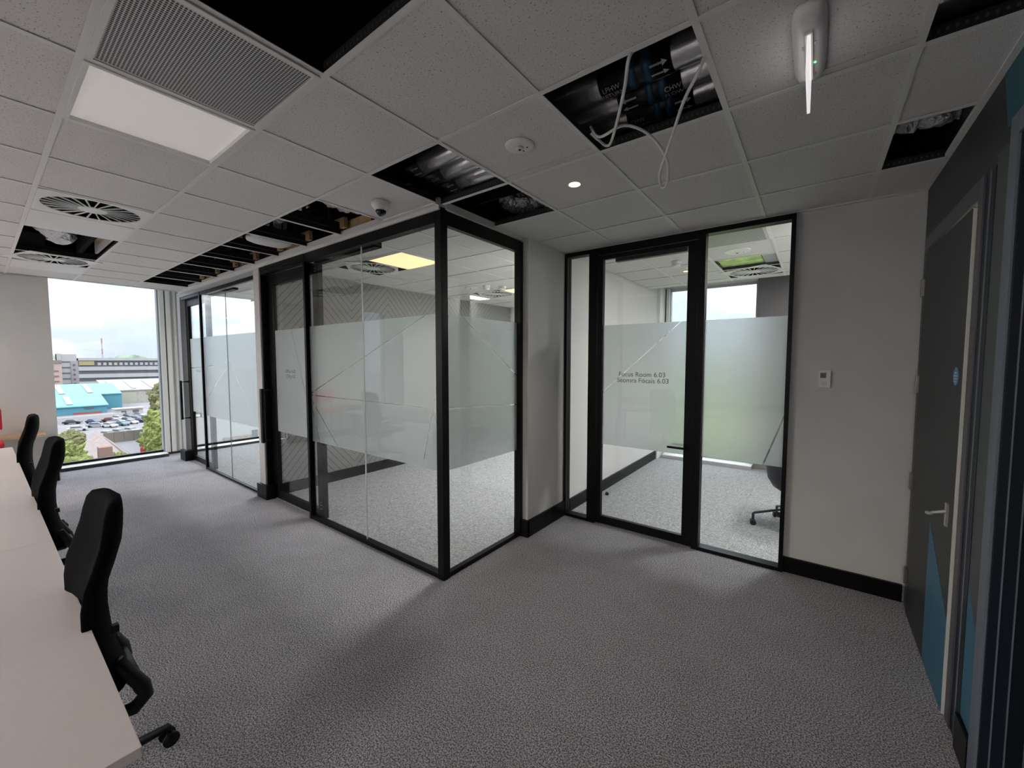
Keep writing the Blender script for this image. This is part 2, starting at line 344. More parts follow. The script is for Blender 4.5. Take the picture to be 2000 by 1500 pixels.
def skirt(name, x0, x1, y0, y1, h=0.125):
    return struct(B(x0, x1, y0, y1, 0, h, bev=0.003).build(name, M['blackskirt']), None, None)
skirt('baseboard_north', 0.80, 1.475, 2.262, 2.285, 0.118)
skirt('baseboard_divider', -1.14, -1.118, 1.55, 2.25, 0.155)
skirt('baseboard_end', -1.275, -1.118, 1.548, 1.579, 0.155)
skirt('baseboard_focus', -1.14, -1.12, 2.36, YN, 0.14)
skirt('baseboard_office', -4.205, -4.185, 0.70, YN, 0.14)
skirt('baseboard_post', -4.39, -4.13, 0.535, 0.66, 0.165)
skirt('baseboard_stub', -7.42, -7.16, 0.535, 0.70, 0.165)
skirt('baseboard_east', XE-0.016, XE, 0.82, 0.985, 0.155)
skirt('baseboard_west', -7.25, -7.23, -2.3, -0.82, 0.15)

# ------------------------------------------------------------------ ceiling: grid, tiles
def yv(m): return m*TY
MAIN_OPEN = {(0,-2), (-1,0), (1,0), (1,1), (7,-2), (8,-2), (-3,0), (-3,2)} | {(n,0) for n in range(3, 11)}
SPECIAL = {(1,-2), (2,-2), (5,-2), (6,-2), (9,-2), (10,-2)}
ce = struct(MB().box(1.465, XE, YS, 2.28, ZC, ZC+0.02).box(-7.25, -1.20, 0.525, 0.56, ZC-0.004, ZC+0.03).box(-7.25, -1.2, 0.56, 0.62, ZC-0.03, ZC+0.05)
    .box(-1.25, -1.18, 0.62, 1.60, ZC-0.02, ZC+0.03).box(-1.16, XE, 2.245, 2.285, ZC-0.002, ZC+0.03).build('ceiling', M['tee']), 'suspended grey tile ceiling with missing tiles', 'ceiling')
t0 = B(-0.296, 0.296, -0.2874, 0.2874, 0, 0.016, bev=0.003).build('ceiling_tile', M['tile'], ce); tfirst = [t0]
teebm = lambda ln, ax: (MB().box(0, ln, -0.012, 0.012, 0, 0.003).box(0, ln, -0.003, 0.003, 0.003, 0.04) if ax == 'x' else MB().box(-0.012, 0.012, 0, ln, 0, 0.003).box(-0.003, 0.003, 0, ln, 0.003, 0.04))
def tee(mb, par, loc):
    o = mb.build('grid_tee', [M['tee'], M['chan']], par, loc=loc)
    for p in o.data.polygons:
        if p.center.z > 0.0035: p.material_index = 1
def ceiling_area(par, x0, x1, y0, y1, openc, special, cyclip=None):
    n0 = int(math.floor(-x1/TX)); n1 = int(math.ceil(-x0/TX)); m0 = int(math.floor(y0/TY)); m1 = int(math.ceil(y1/TY))
    for n in range(n0, n1):
        for m in range(m0, m1):
            if (n, m) in openc or (n, m) in special: continue
            a = max(x0, -(n+1)*TX); b = min(x1, -n*TX); c = max(y0, yv(m)); d = min(y1, yv(m+1))
            if b-a < 0.04 or d-c < 0.04: continue
            if cyclip and cyclip(a, b, c, d): continue
            if tfirst: o = tfirst.pop(); 
            else: o = t0.copy(); C.objects.link(o)
            o.parent = par; o.location = ((a+b)/2, (c+d)/2, ZC+0.005); o.scale = ((b-a-0.004)/0.596, (d-c-0.004)/0.5788, 1)
    for n in range(n0, n1+1):
        x = -n*TX
        if not x0 < x < x1: continue
        if n == 8 and par is ce: tee(teebm(-2*TY-y0, 'y'), par, (x, y0, ZC)); tee(teebm(y1+TY, 'y'), par, (x, -TY, ZC))
        else: tee(teebm(y1-y0, 'y'), par, (x, y0, ZC))
    for m in range(m0, m1+1):
        y = yv(m)
        if y0 < y < y1: tee(teebm(x1-x0, 'x'), par, (x0, y, ZC-0.0005))
# main ceiling: south band up to the long partition, then the part in front of the focus room
ceiling_area(ce, -7.25, 1.468, -7.57, 0.53, MAIN_OPEN, SPECIAL)
struct(B(-7.25, XE, YS, -7.58, ZC, ZC+0.02).build('ceiling_rear', M['tile']), 'plain rear part of the open office ceiling', 'ceiling')
ceiling_area(ce, -1.18, 1.468, 0.53, 2.25, MAIN_OPEN, SPECIAL)
c2 = struct(MB().box(-4.20, -1.26, 5.28, 5.30, ZC, ZC+0.02).build('ceiling', M['tee']), 'tiled ceiling inside the corner office', 'ceiling')
ceiling_area(c2, -4.20, -1.26, 0.64, 5.30, set(), {(4,2), (5,2), (5,6), (4,6)})
c3 = struct(MB().box(-7.30, -4.37, 5.3, 5.32, ZC, ZC+0.02).build('ceiling', M['tee']), 'tiled ceiling inside the far office by the windows', 'ceiling')
ceiling_area(c3, -7.25, -4.37, 0.64, 5.30, set(), set())
c4 = struct(MB().box(-1.13, 1.55, 4.85, 4.87, ZC, ZC+0.10).build('ceiling', M['tee']), 'tiled ceiling inside the focus room', 'ceiling')
ceiling_area(c4, -1.13, 1.55, 2.33, 4.85, {(-1,6)}, {(-1,4), (-1,7)})
struct(B(-1.14, 1.55, 4.87, YN, 2.98, 3.0).build('trim_blind_recess', mat('recess_grey', (0.12, 0.11, 0.12), 0.6)), None, None)
# punched web faces seen at the openings (rows of small slots in the tee webs)
def punched(name, x0, x1, y0, y1, parent):
    b = MB(); 
    if x1-x0 > y1-y0:
        b.box(x0, x1, y0, y1, ZC+0.003, ZC+0.045)
        k = int((x1-x0)/0.02)
        for i in range(k):
            xx = x0+0.01+i*0.02
            b.box(xx-0.004, xx+0.004, y0-0.0015, y0, ZC+0.018, ZC+0.032)
    return b.build(name, [M['web']], parent)
slot = mat('slot_pale', (0.075, 0.075, 0.075), 0.5)
for (xa, xb, y) in ((-0.59, -0.01, TY-0.006), (0.01, 0.59, TY-0.006), (-1.19, -0.61, TY-0.006), (-1.19, -0.61, 2*TY-0.006), (1.21, 1.465, TY-0.006), (1.21, 1.465, 3*TY-0.006), (-0.59, -0.01, -TY-0.006)):
    if (xa, y) == (-0.59, TY-0.006): continue
    b = MB().box(xa, xb, y-0.004, y, ZC+0.003, ZC+0.045); o = b.build('tee_web', M['web'], ce)
    b = MB()
    for i in range(int((xb-xa)/0.022)):
        xx = xa+0.011+i*0.022; b.box(xx-0.004, xx+0.004, y-0.0055, y-0.004, ZC+0.018, ZC+0.03)
    b.build('web_slots', slot, ce)['kind'] = 'stuff'

# ------------------------------------------------------------------ windows
def window_w(name, y0, y1, lab):
    r = sempty(name, lab, 'window', (XW, (y0+y1)/2, 0)); oy = (y0+y1)/2
    def P(nm, x0, x1, a, b, z0, z1, m): return B(x0-XW, x1-XW, a-oy, b-oy, z0, z1).build(nm, m, r)
    P('sill', XW-0.1, XW+0.22, y0, y1, 0.045, 0.052, M['whitemetal'])
    P('sill_base', XW+0.0, XW+0.225, y0, y1, 0.0, 0.045, M['sillfront'])
    P('bottom_rail', XW-0.06, XW-0.0, y0, y1, 0.052, 0.088, M['black'])
    P('top_rail', XW-0.06, XW, y0, y1, 2.93, 2.98, M['greymetal'])
    P('jamb', XW-0.08, XW+0.02, y0-0.001, y0+0.02, 0.052, 2.98, M['greymetal']); P('jamb', XW-0.08, XW+0.02, y1-0.02, y1+0.001, 0.052, 2.98, M['greymetal'])
    P('window_pane', XW-0.045, XW-0.035, y0+0.02, y1-0.02, 0.088, 2.93, M['wglass'])
    return r
window_w('window_1', -0.81, 0.476, 'tall window at the end of the corridor over the car park')
window_w('window_2', 0.78, 3.75, 'wide window inside the far glazed office')
window_w('window_3', -3.76, -2.65, 'tall window further along the open office')
window_w('window_4', -7.5, -5.1, 'wide window at the back of the open office')
def window_n(name, x0, x1, lab):
    ox = (x0+x1)/2; r = sempty(name, lab, 'window', (ox, YN, 0))
    def P(nm, a, b, y0, y1, z0, z1, m): return B(a-ox, b-ox, y0-YN, y1-YN, z0, z1).build(nm, m, r)
    P('sill', x0, x1, YN-0.22, YN+0.1, 0.055, 0.062, M['whitemetal']); P('sill_base', x0, x1, YN-0.225, YN, 0, 0.055, M['greymetal'])
    P('bottom_rail', x0, x1, YN, YN+0.06, 0.062, 0.10, M['black']); P('top_rail', x0, x1, YN, YN+0.06, 2.79, 2.83, M['greymetal'])
    P('jamb', x0, x0+0.03, YN-0.05, YN+0.08, 0.1, 2.83, M['greymetal']); P('jamb', x1-0.03, x1, YN-0.05, YN+0.08, 0.1, 2.83, M['greymetal'])
    P('window_pane', x0+0.03, x1-0.03, YN+0.03, YN+0.04, 0.10, 2.79, M['wglass'])
window_n('window_5', -1.06, 0.24, 'window at the end of the focus room'); window_n('window_6', -3.95, -1.45, 'window at the end of the corner office')
# pale column cladding with dark grooves between window 1 and the partition
cl = sempty('trim_column', 'pale ribbed metal column cladding between window and glazed office', 'column', (-8.0, 0.6, 0))
for a, b in ((-0.124, -0.062), (-0.042, 0.02), (0.056, 0.092)): B(-0.05, 0.03, a, b, 0.045, 2.98).build('cladding_panel', M['whitemetal'], cl)
B(-0.05, -0.02, -0.123, 0.18, 0.0, 2.98).build('column_core', mat('column_groove', (0.035, 0.025, 0.038), 0.5), cl)
struct(B(-7.98, -7.43, 0.605, 0.615, 0.045, 2.98).build('trim_infill', M['glass']), None, None)
struct(B(-7.43, -7.28, 0.585, 0.66, 0.1, 2.72).build('trim_stub', M['greymetal']), None, None)
cl = sempty('trim_column', 'pale column cladding with dark groove at the window end of the focus room', 'column', (-1.10, YN-0.06, 0))
B(-0.04, 0.0, -0.3, 0.05, 0, 2.83).build('cladding_panel', M['whitemetal'], cl); B(0.0, 0.02, -0.02, 0.05, 0.1, 2.83).build('groove', M['black'], cl); B(0.02, 0.07, -0.03, 0.05, 0.1, 2.83).build('cladding_panel', M['whitemetal'], cl)
cl = sempty('trim_column', 'pale column cladding beside the corner office window', 'column', (-4.15, YN-0.3, 0))
B(-0.05, 0.05, -0.0, 0.3, 0, 2.83).build('cladding_panel', M['whitemetal'], cl); B(0.05, 0.09, 0.1, 0.3, 0, 2.83).build('groove', M['black'], cl); B(0.09, 0.2, 0.1, 0.3, 0, 2.83).build('cladding_panel', M['whitemetal'], cl)

# ------------------------------------------------------------------ frosted film with cut lines
def split(poly, p, d, gap):
    nrm = (-d[1], d[0]); outp = []
    for sgn in (1, -1):
        res = []; n = len(poly)
        for i in range(n):
            a, b = poly[i], poly[(i+1) % n]
            da = sgn*((a[0]-p[0])*nrm[0]+(a[1]-p[1])*nrm[1])-gap/2; db = sgn*((b[0]-p[0])*nrm[0]+(b[1]-p[1])*nrm[1])-gap/2
            if da >= 0: res.append(a)
            if (da < 0) != (db < 0):
                t = da/(da-db); res.append((a[0]+(b[0]-a[0])*t, a[1]+(b[1]-a[1])*t))
        if len(res) >= 3: outp.append(res)
    return outp
def film(polys, cuts, plane, off, parent, name='frosted_film', gap=0.007):
    for (a, b, cond) in cuts:
        l = math.hypot(b[0]-a[0], b[1]-a[1]); d = ((b[0]-a[0])/l, (b[1]-a[1])/l); new = []
        for q in polys:
            cx = sum(v[0] for v in q)/len(q); cz = sum(v[1] for v in q)/len(q)
            new += split(q, a, d, gap) if cond(cx, cz) else [q]
        polys = new
    b = MB()
    for q in polys:
        if plane == 'y': b.prism([(u, off, v) for u, v in q], (0, 0.0005, 0))
        else: b.prism([(off, u, v) for u, v in q], (0.0005, 0, 0))
    return b.build(name, M['film'], parent)
R4 = lambda a, b, c, d: [[(a, c), (b, c), (b, d), (a, d)]]
FB, FT = 0.81, 1.98
# ------------------------------------------------------------------ corner office partition
gp = sempty('wall_glazed', 'black framed glass corner of the nearest office', 'partition', (0, 0, 0))
B(-1.262, -1.198, 0.575, 0.64, 0, 2.72, bev=0.002).build('corner_post', M['black'], gp)
B(-4.20, -1.25, 0.575, 0.64, 2.62, 2.70).build('header_rail', M['black'], gp)
B(-4.2, -3.17, 0.570, 0.60, 2.655, 2.70).build('track_cover', M['black'], gp)
B(-3.1, -2.06, 0.64, 0.70, 2.60, 2.68).build('door_track', M['black'], gp)
B(-3.17, -1.25, 0.58, 0.635, 0.0, 0.035).build('base_rail', M['black'], gp)
B(-3.20, -3.165, 0.575, 0.635, 0.0, 2.64).build('end_post', M['black'], gp)
B(-1.25, -1.205, 0.635, 1.56, 2.61, 2.72).build('header_rail', M['black'], gp)
B(-1.25, -1.205, 0.635, 1.56, 0.0, 0.035).build('base_rail', M['black'], gp)
B(-1.262, -1.198, 1.535, 1.582, 0.0, 2.70).build('end_post', M['black'], gp)
edge = mat('glass_edge', (0.42, 0.50, 0.48), 0.2)
g1 = B(-3.165, -2.222, 0.600, 0.610, 0.035, 2.64).build('glass_pane', M['glass'], gp)
g2 = B(-2.212, -1.262, 0.600, 0.610, 0.035, 2.64).build('glass_pane', M['glass'], gp)
g3 = B(-1.232, -1.222, 0.64, 1.535, 0.035, 2.62).build('glass_pane', M['glass'], gp)
B(-2.220, -2.214, 0.600, 0.610, 0.035, 2.62).build('joint_strip', mat('clear_joint', (0.75, 0.80, 0.78), 0.25), gp)
up = lambda x, z: z > 1.28
dn = lambda x, z: z <= 1.28
def fcuts(): return [((-3.165, 1.284), (-1.26, 1.278), lambda x, z: True), ((-3.15, 1.31), (-1.41, 1.98), up), ((-1.263, 1.60), (-1.341, 1.275), lambda x, z: up(x, z) and x > -2.3),
    ((-3.15, 1.225), (-2.68, 0.81), lambda x, z: dn(x, z) and x < -1.6), ((-3.151, 1.15), (-3.02, 0.81), lambda x, z: dn(x, z) and x < -2.4), ((-1.341, 1.275), (-1.465, 0.81), lambda x, z: dn(x, z) and x > -2.3), ((-1.341, 1.275), (-1.262, 1.07), lambda x, z: dn(x, z) and x > -1.55)]
film(R4(-3.165, -2.223, FB, FT), fcuts(), 'y', 0.6115, g1); film(R4(-2.211, -1.262, FB, FT), fcuts(), 'y', 0.6115, g2)
film(R4(0.64, 1.535, FB, FT), [((0.64, 1.278), (1.535, 1.235), lambda x, z: True), ((0.82, 1.98), (1.535, 1.50), up), ((0.68, 1.98), (0.645, 1.60), lambda x, z: up(x, z) and x < 1.1)], 'x', -1.2352, g3, gap=0.008)
# sliding door of the corner office
def sliding_door(name, lab, x0, x1, tx, off, frame=M['black'], st=0.12, mirror=False, hz=None):
    r = sempty(name, lab, 'door', (x0, 0.66, 0))
    def P(nm, a, b, y0, y1, z0, z1, m, par=r, **k): return B(a-x0, b-x0, y0-0.66, y1-0.66, z0, z1, **k).build(nm, m, par)
    P('stile', x0, x0+st, 0.645, 0.69, 0.01, 2.62, frame); P('stile', x1-st, x1, 0.645, 0.69, 0.01, 2.60, frame, bev=0.002)
    P('top_rail', x0+st, x1-st, 0.645, 0.69, 2.50, 2.62, frame); P('bottom_rail', x0+st, x1-st, 0.645, 0.69, 0.01, 0.09, frame)
    g = P('glass_pane', x0+st, x1-st, 0.663, 0.671, 0.09, 2.50, M['glass'])
    hd = MB().tube([(0.04, -0.02, 0.70), (0.04, -0.13, 0.70), (0.04, -0.13, 1.29), (0.04, -0.02, 1.29)], 0.014, 8); hd.box(0.015, 0.065, -0.145, -0.115, 0.68, 1.31, bev=0.004); hd.build('pull_handle', M['black'], r)
    hb = MB().tube([(0.05, 0.03, 0.70), (0.05, 0.12, 0.70), (0.05, 0.12, 1.29), (0.05, 0.03, 1.29)], 0.012, 8); hb.build('pull_handle', M['chrome'], r)['label'] = 'steel pull handle on the inner side'
    for z in (0.10, 0.14, 0.17, 2.53, 2.56):
        for dx in (-0.012, 0.012): MB().lathe([(0.004, 0), (0.004, 0.003)], (x1-x0-st/2+dx, -0.018, z), 8, 'Y').build('screw', M['chrome'], r)
    return r, g
d3, dg = sliding_door('door_3', 'black framed sliding glass door of the corner office', -4.19, -3.03, 0, 0)
fm = film(R4(-4.06, -3.16, FB, FT), [((-3.66, 1.98), (-3.20, 0.81), lambda x, z: True)], 'y', 0.660, dg, gap=0.006); fm.location = (4.19, -0.66, 0)
lett = mat('etched_letter', (0.20, 0.215, 0.22), 0.5)
def ytext(s, cx, y, z, size, parent, off): 
    return text('lettering', s, size, lett, parent, Matrix.Translation((cx-off[0], y-off[1], z-off[2])) @ Matrix.Rotation(PI/2, 4, 'X'))
ytext('Office 6.02', -3.70, 0.655, 1.500, 0.052, dg, (-4.19, 0.66, 0)); ytext('Oifig 6.02', -3.69, 0.655, 1.445, 0.052, dg, (-4.19, 0.66, 0))
# black jamb beside the dividing wall
B(-4.213, -4.19, 0.58, 0.69, 0, 2.68).build('jamb', M['black'], gp)
# ------------------------------------------------------------------ far office partition
gf = sempty('wall_glazed', 'glass front of the far office next to the windows', 'partition', (0, 0, 0))
B(-7.28, -4.36, 0.58, 0.625, 2.645, 2.70).build('header_rail', M['greymetal'], gf); B(-7.25, -4.36, 0.59, 0.62, 2.60, 2.645).build('header_rail', M['black'], gf)
B(-6.36, -4.36, 0.585, 0.62, 0.0, 0.028).build('base_rail', M['black'], gf); B(-6.37, -6.34, 0.585, 0.62, 0, 2.645).build('end_post', M['black'], gf)
f1 = B(-6.34, -5.379, 0.600, 0.610, 0.028, 2.61).build('glass_pane', M['glass'], gf); f2 = B(-5.369, -4.362, 0.600, 0.610, 0.028, 2.61).build('glass_pane', M['glass'], gf)
B(-5.377, -5.371, 0.600, 0.610, 0.03, 2.60).build('joint_strip', mat('dark_joint', (0.2, 0.22, 0.21), 0.3), gf)
B(-6.3, -5.2, 0.64, 0.70, 2.57, 2.60).build('door_track', M['black'], gf)
film(R4(-6.34, -5.38, FB, FT), [((-6.34, 1.545), (-5.40, 1.605), lambda x, z: True), ((-6.34, 1.03), (-6.1, 1.17), lambda x, z: z < 1.3)], 'y', 0.6115, f1, gap=0.008); film(R4(-5.368, -4.362, FB, FT), [((-5.36, 1.62), (-4.45, 0.81), lambda x, z: True)], 'y', 0.6115, f2, gap=0.005)
d4, dg4 = sliding_door('door_4', 'sliding glass door of the far office beside the window column', -7.25, -6.20, 0, 0)
fm = film(R4(-7.13, -6.32, FB, FT), [((-7.14, 1.515), (-6.32, 1.545), lambda x, z: True)], 'y', 0.660, dg4, gap=0.008); fm.location = (7.25, -0.66, 0)
ytext('Office 6.01', -6.76, 0.655, 1.455, 0.052, dg4, (-7.25, 0.66, 0))

# ------------------------------------------------------------------ focus room front
YF = 2.27
gq = sempty('wall_glazed', 'black framed glass front of the focus room', 'partition', (0, 0, 0))
def Q(nm, a, b, z0, z1, y0=YF-0.03, y1=YF+0.06, m=M['black'], par=gq, **k): return B(a, b, y0, y1, z0, z1, **k).build(nm, m, par)
Q('frame_post', -1.14, -1.112, 0, 2.725); Q('frame_post', 0.772, 0.80, 0, 2.725); Q('header_rail', -1.112, 0.772, 2.685, 2.725)
Q('mullion', -0.868, -0.778, 0, 2.685); Q('mullion', 0.135, 0.190, 0, 2.685); Q('door_head', -0.778, 0.135, 2.655, 2.69)
Q('base_rail', -1.112, -0.868, 0, 0.03); Q('base_rail', 0.19, 0.772, 0, 0.03)
s1 = Q('glass_pane', -1.112, -0.868, 0.03, 2.685, YF+0.01, YF+0.02, M['glass']); s2 = Q('glass_pane', 0.19, 0.772, 0.03, 2.685, YF+0.01, YF+0.02, M['glass'])
allc = lambda x, z: True
film(R4(0.19, 0.772, FB, FT), [((0.782, 1.24), (0.644, 0.812), allc)], 'y', YF+0.0215, s2, gap=0.012)
d5 = sempty('door_5', 'black framed glass door of the focus room with its name lettering', 'door', (-0.77, YF, 0))
def D(nm, a, b, z0, z1, y0, y1, m, par=None, **k): return B(a+0.77, b+0.77, y0-YF, y1-YF, z0, z1, **k).build(nm, m, par or d5)
D('stile', -0.772, -0.722, 0.012, 2.65, YF-0.025, YF+0.025, M['black'], bev=0.002); D('stile', 0.052, 0.132, 0.012, 2.65, YF-0.025, YF+0.025, M['black'], bev=0.002)
D('top_rail', -0.722, 0.052, 2.61, 2.65, YF-0.02, YF+0.02, M['black']); D('bottom_rail', -0.722, 0.052, 0.012, 0.09, YF-0.02, YF+0.02, M['black'])
dgl = D('glass_pane', -0.722, 0.052, 0.09, 2.61, YF-0.004, YF+0.004, M['glass'])
fm = film(R4(-0.722, 0.052, FB, FT), [((-0.066, 1.92), (-0.631, 1.41), allc)], 'y', YF+0.0055, dgl, gap=0.005); fm.location = (0.77, -YF, 0)
ytext('Focus Room 6.03', -0.338, YF-0.0055, 1.488, 0.062, dgl, (-0.77, YF, 0)); ytext('Seomra F\u00f3cais 6.03', -0.330, YF-0.0055, 1.432, 0.062, dgl, (-0.77, YF, 0))
for yy, nm, sg in ((YF-0.025, 'lever_handle', -1), (YF+0.025, 'lever_handle', 1)):
    h = MB().tube([(0.86, yy-YF, 0.88), (0.86, yy-YF+sg*0.05, 0.88), (0.845, yy-YF+sg*0.055, 0.88), (0.70, yy-YF+sg*0.055, 0.88)], 0.010, 8)
    h.lathe([(0.024, min(0, sg*0.006)), (0.024, max(0, sg*0.006))], (0.86, yy-YF, 0.88), 16, 'Y'); h.build(nm, M['black'] if sg < 0 else M['chrome'], d5)
MB().box(0.15, 0.8, 0.03, 0.08, 2.585, 2.62).build('door_closer', M['black'], d5)

# ------------------------------------------------------------------ right wall: doors and painted shapes
XF = XE-0.028
d1 = sempty('door_1', 'charcoal door with a pale latch edge and steel hinges', 'door', (XE, 1.7, 0))
def E1(nm, x0, x1, a, b, z0, z1, m, par=d1, **k): return B(x0-XE, x1-XE, a-1.7, b-1.7, z0, z1, **k).build(nm, m, par)
E1('frame_jamb', XE-0.010, XE+0.10, 2.135, 2.225, 0, 2.41, M['charframe'], bev=0.003); E1('frame_jamb', XE-0.010, XE+0.10, 1.10, 1.163, 0, 2.41, M['charframe'], bev=0.003)
E1('frame_head', XE-0.010, XE+0.10, 1.163, 2.135, 2.33, 2.41, M['charframe'], bev=0.003)
E1('jamb_shade_strip', XE-0.003, XE, 0.985, 1.10, 0, 2.40, M['navy']); E1('frame_bead', XE-0.006, XE, 1.035, 1.041, 0, 2.40, M['slate'])  # flat dark strip stands in for the shaded side face of the jamb
E1('frame_stop', XE+0.02, XE+0.03, 2.11, 2.135, 0, 2.33, M['navy'])
leaf = E1('door_leaf', XE-0.018, XE+0.026, 1.180, 2.115, 0.008, 2.30, M['char'])
E1('leaf_edge', XE-0.0185, XE+0.026, 1.170, 1.180, 0.008, 2.295, mat('pale_lipping', (0.70, 0.69, 0.64), 0.6))
for z in (0.25, 0.87, 1.49, 2.09):
    h = MB().box(-0.024, -0.012, 0.405, 0.435, z-0.05, z+0.05).tube([(-0.026, 0.425, z-0.055), (-0.026, 0.425, z+0.055)], 0.007, 10); h.build('hinge', mat('hinge_steel', (0.30, 0.29, 0.27), 0.35, 0.9), d1)
h = MB().box(-0.026, -0.018, -0.44, -0.41, 0.86, 0.97).tube([(-0.022, -0.425, 0.93), (-0.065, -0.425, 0.915), (-0.070, -0.40, 0.90), (-0.070, -0.33, 0.885)], 0.009, 8); h.build('lever_handle', M['chrome'], d1)
sg = MB().lathe([(0.042, 0), (0.042, 0.002)], (-0.020, -0.42, 1.567), 24, 'X').build('fire_door_sign', mat('sign_blue', (0.10, 0.30, 0.48), 0.4), d1); sg['label'] = 'small round blue door sign'
for k, (wd, z) in enumerate(((0.035, 1.583), (0.05, 1.569), (0.05, 1.556), (0.035, 1.543))): B(-0.0215, -0.020, -0.42-wd/2, -0.42+wd/2, z-0.0025, z+0.0025).build('sign_line', M['white'], sg)
def shape(nm, pts, x, m, parent): return MB().prism([(x, a, b) for a, b in pts], (0.001, 0, 0)).build(nm, m, parent)
shape('painted_shape', [(-0.10, 0.78), (-0.519, 0.45), (-0.519, 0.01), (-0.10, 0.01)], -0.0192, M['blue'], d1)['label'] = 'blue painted shape low on the door'
we = bpy.data.objects['wall_east']
shape('painted_shape', [(0.985, 0.72), (0.83, 0.52), (0.83, 0.155), (0.985, 0.155)], XE-0.0012, M['blue'], we)
shape('painted_shape', [(0.97, 2.73), (0.90, 2.50), (0.60, 2.50), (0.30, 2.73)], XE-0.0012, M['teal'], we)
shape('painted_shape', [(0.985, 2.44), (0.82, 2.44), (0.82, 0.50), (0.984, 0.71)], XE-0.0010, mat('grey_green_paint', (0.070, 0.082, 0.080), 0.5), we)
d2 = sempty('door_2', 'second dark open doorway nearest the camera with navy frame', 'door', (XE, 0.35, 0))
def E2(nm, x0, x1, a, b, z0, z1, m): return B(x0-XE, x1-XE, a-0.35, b-0.35, z0, z1, bev=0.002).build(nm, m, d2)
E2('frame_jamb', XE-0.012, XE+0.02, 0.745, 0.82, 0, 2.50, M['slate']); E2('frame_head', XE-0.012, XE+0.13, -0.20, 0.745, 2.42, 2.50, M['slate'])
E2('frame_reveal', XE-0.004, XE+0.13, 0.735, 0.75, 0, 2.42, M['navy'])
for xx in (0.02, 0.055, 0.10): E2('frame_bead', XE+xx, XE+xx+0.004, 0.730, 0.74, 0, 2.42, M['slate'])
E2('frame_jamb', XE-0.012, XE+0.13, -0.20, -0.14, 0, 2.50, M['slate']); E2('doorway_shade_sheet', XE+0.135, XE+0.15, -0.3, 0.85, 0.0, 2.6, M['void'])  # black sheet stands in for the darkness of the room beyond

# ------------------------------------------------------------------ thermostat
th = thing('thermostat', 'small white thermostat on the pale wall right of the focus room', 'thermostat', (1.005, 2.285, 1.505))
B(-0.036, 0.036, -0.018, 0, -0.062, 0.062, bev=0.003).build('body', M['white'], th)
B(-0.024, 0.010, -0.0195, -0.018, 0.008, 0.045).build('display', mat('lcd', (0.10, 0.11, 0.105), 0.3), th)
B(-0.018, 0.018, -0.0195, -0.018, -0.045, -0.018).build('button', M['wallw'], th)

# ------------------------------------------------------------------ ceiling fixtures
PITCH = (TX, TY)
def cell(n, m): return (-(n+0.5)*TX, (m+0.5)*TY)
def plate(name, m, parent, z=0.0, h=0.575/2): return B(-0.288, 0.288, -0.279, 0.279, z, z+0.01, bev=0.002).build(name, m, parent)
x, y = cell(1, -2); t = thing('air_grille', 'perforated metal return air panel beside the pale light panel', 'air grille', (x, y, ZC-0.004)); plate('perforated_panel', M['perf'], t)
g_ = MB()
for a in ((-0.29, 0.29, -0.281, -0.262), (-0.29, 0.29, 0.262, 0.281), (-0.29, -0.27, -0.262, 0.262), (0.27, 0.29, -0.262, 0.262)): g_.box(a[0], a[1], a[2], a[3], -0.004, 0.0)
g_.build('frame', M['tee'], t)
x, y = cell(2, -2); t = thing('light_panel', 'flat pale faintly lit light panel next to the perforated grille', 'light', (x, y, ZC-0.004))
B(-0.272, 0.272, -0.263, 0.263, 0.016, 0.024).build('diffuser', mat('opal_diffuser', (0.84, 0.81, 0.79), 0.45, emit=((1.0, 0.93, 0.88), 0.09)), t)
g_ = MB()
for a in ((-0.29, 0.29, -0.281, -0.264), (-0.29, 0.29, 0.264, 0.281), (-0.29, -0.273, -0.264, 0.264), (0.273, 0.29, -0.264, 0.264)): g_.box(a[0], a[1], a[2], a[3], -0.002, 0.026, bev=0.002)
g_.build('frame', M['tee'], t)
# swirl diffusers
def make_swirl():
    r = thing('swirl_diffuser', 'round swirl vent', 'air diffuser')
    b = bmesh.new(); seg = 48; R = 0.255; outer = []; inner = []
    for k in range(seg):
        a = 2*PI*k/seg; c, s = math.cos(a), math.sin(a); q = max(abs(c)/0.288, abs(s)/0.279)
        outer.append(b.verts.new((c/q, s/q, 0))); inner.append(b.verts.new((R*c, R*s, 0)))
    for k in range(seg): b.faces.new((outer[k], outer[(k+1) % seg], inner[(k+1) % seg], inner[k]))
    g = bmesh.ops.extrude_face_region(b, geom=b.faces[:]); bmesh.ops.translate(b, vec=(0, 0, 0.006), verts=[v for v in g['geom'] if isinstance(v, bmesh.types.BMVert)])
    p = MB(); p.bm.free(); p.bm = b; p.build('faceplate', M['whitemetal'], r)
    MB().lathe([(0.256, 0.03), (0.256, 0.035)], seg=32).build('dark_chamber', M['void'], r)
    v0 = None
    for k in range(24):
        a = 2*PI*k/24
        if v0 is None:
            v0 = MB().prism([(0.05, -0.006, 0.001), (0.254, -0.0045, 0.001), (0.254, 0.0045, 0.001), (0.05, -0.001, 0.001)], (0, 0.001, 0.006)).build('vane', M['whitemetal'], r); v = v0
        else: v = v0.copy(); C.objects.link(v); v.parent = r
        v.rotation_euler = (0, 0, a)
    MB().lathe([(0.0745, -0.001), (0.08, 0.004), (0.06, 0.01)], seg=24).build('hub', M['whitemetal'], r)
    return r
sw = make_swirl(); sw.location = (*cell(5, -2), ZC-0.003); sw['label'] = 'white swirl diffuser in the open office ceiling, nearest of the two at left'
SG = 'round swirl air diffusers in the ceilings'; sw['group'] = SG
dup(sw, (*cell(9, -2), ZC-0.003), 0.3, 'farther swirl diffuser beyond the open cell, above the end window wall', SG)
dup(sw, (*cell(5, 2), ZC-0.003), 0.9, 'swirl diffuser beside the lit square panel inside the corner office', SG)
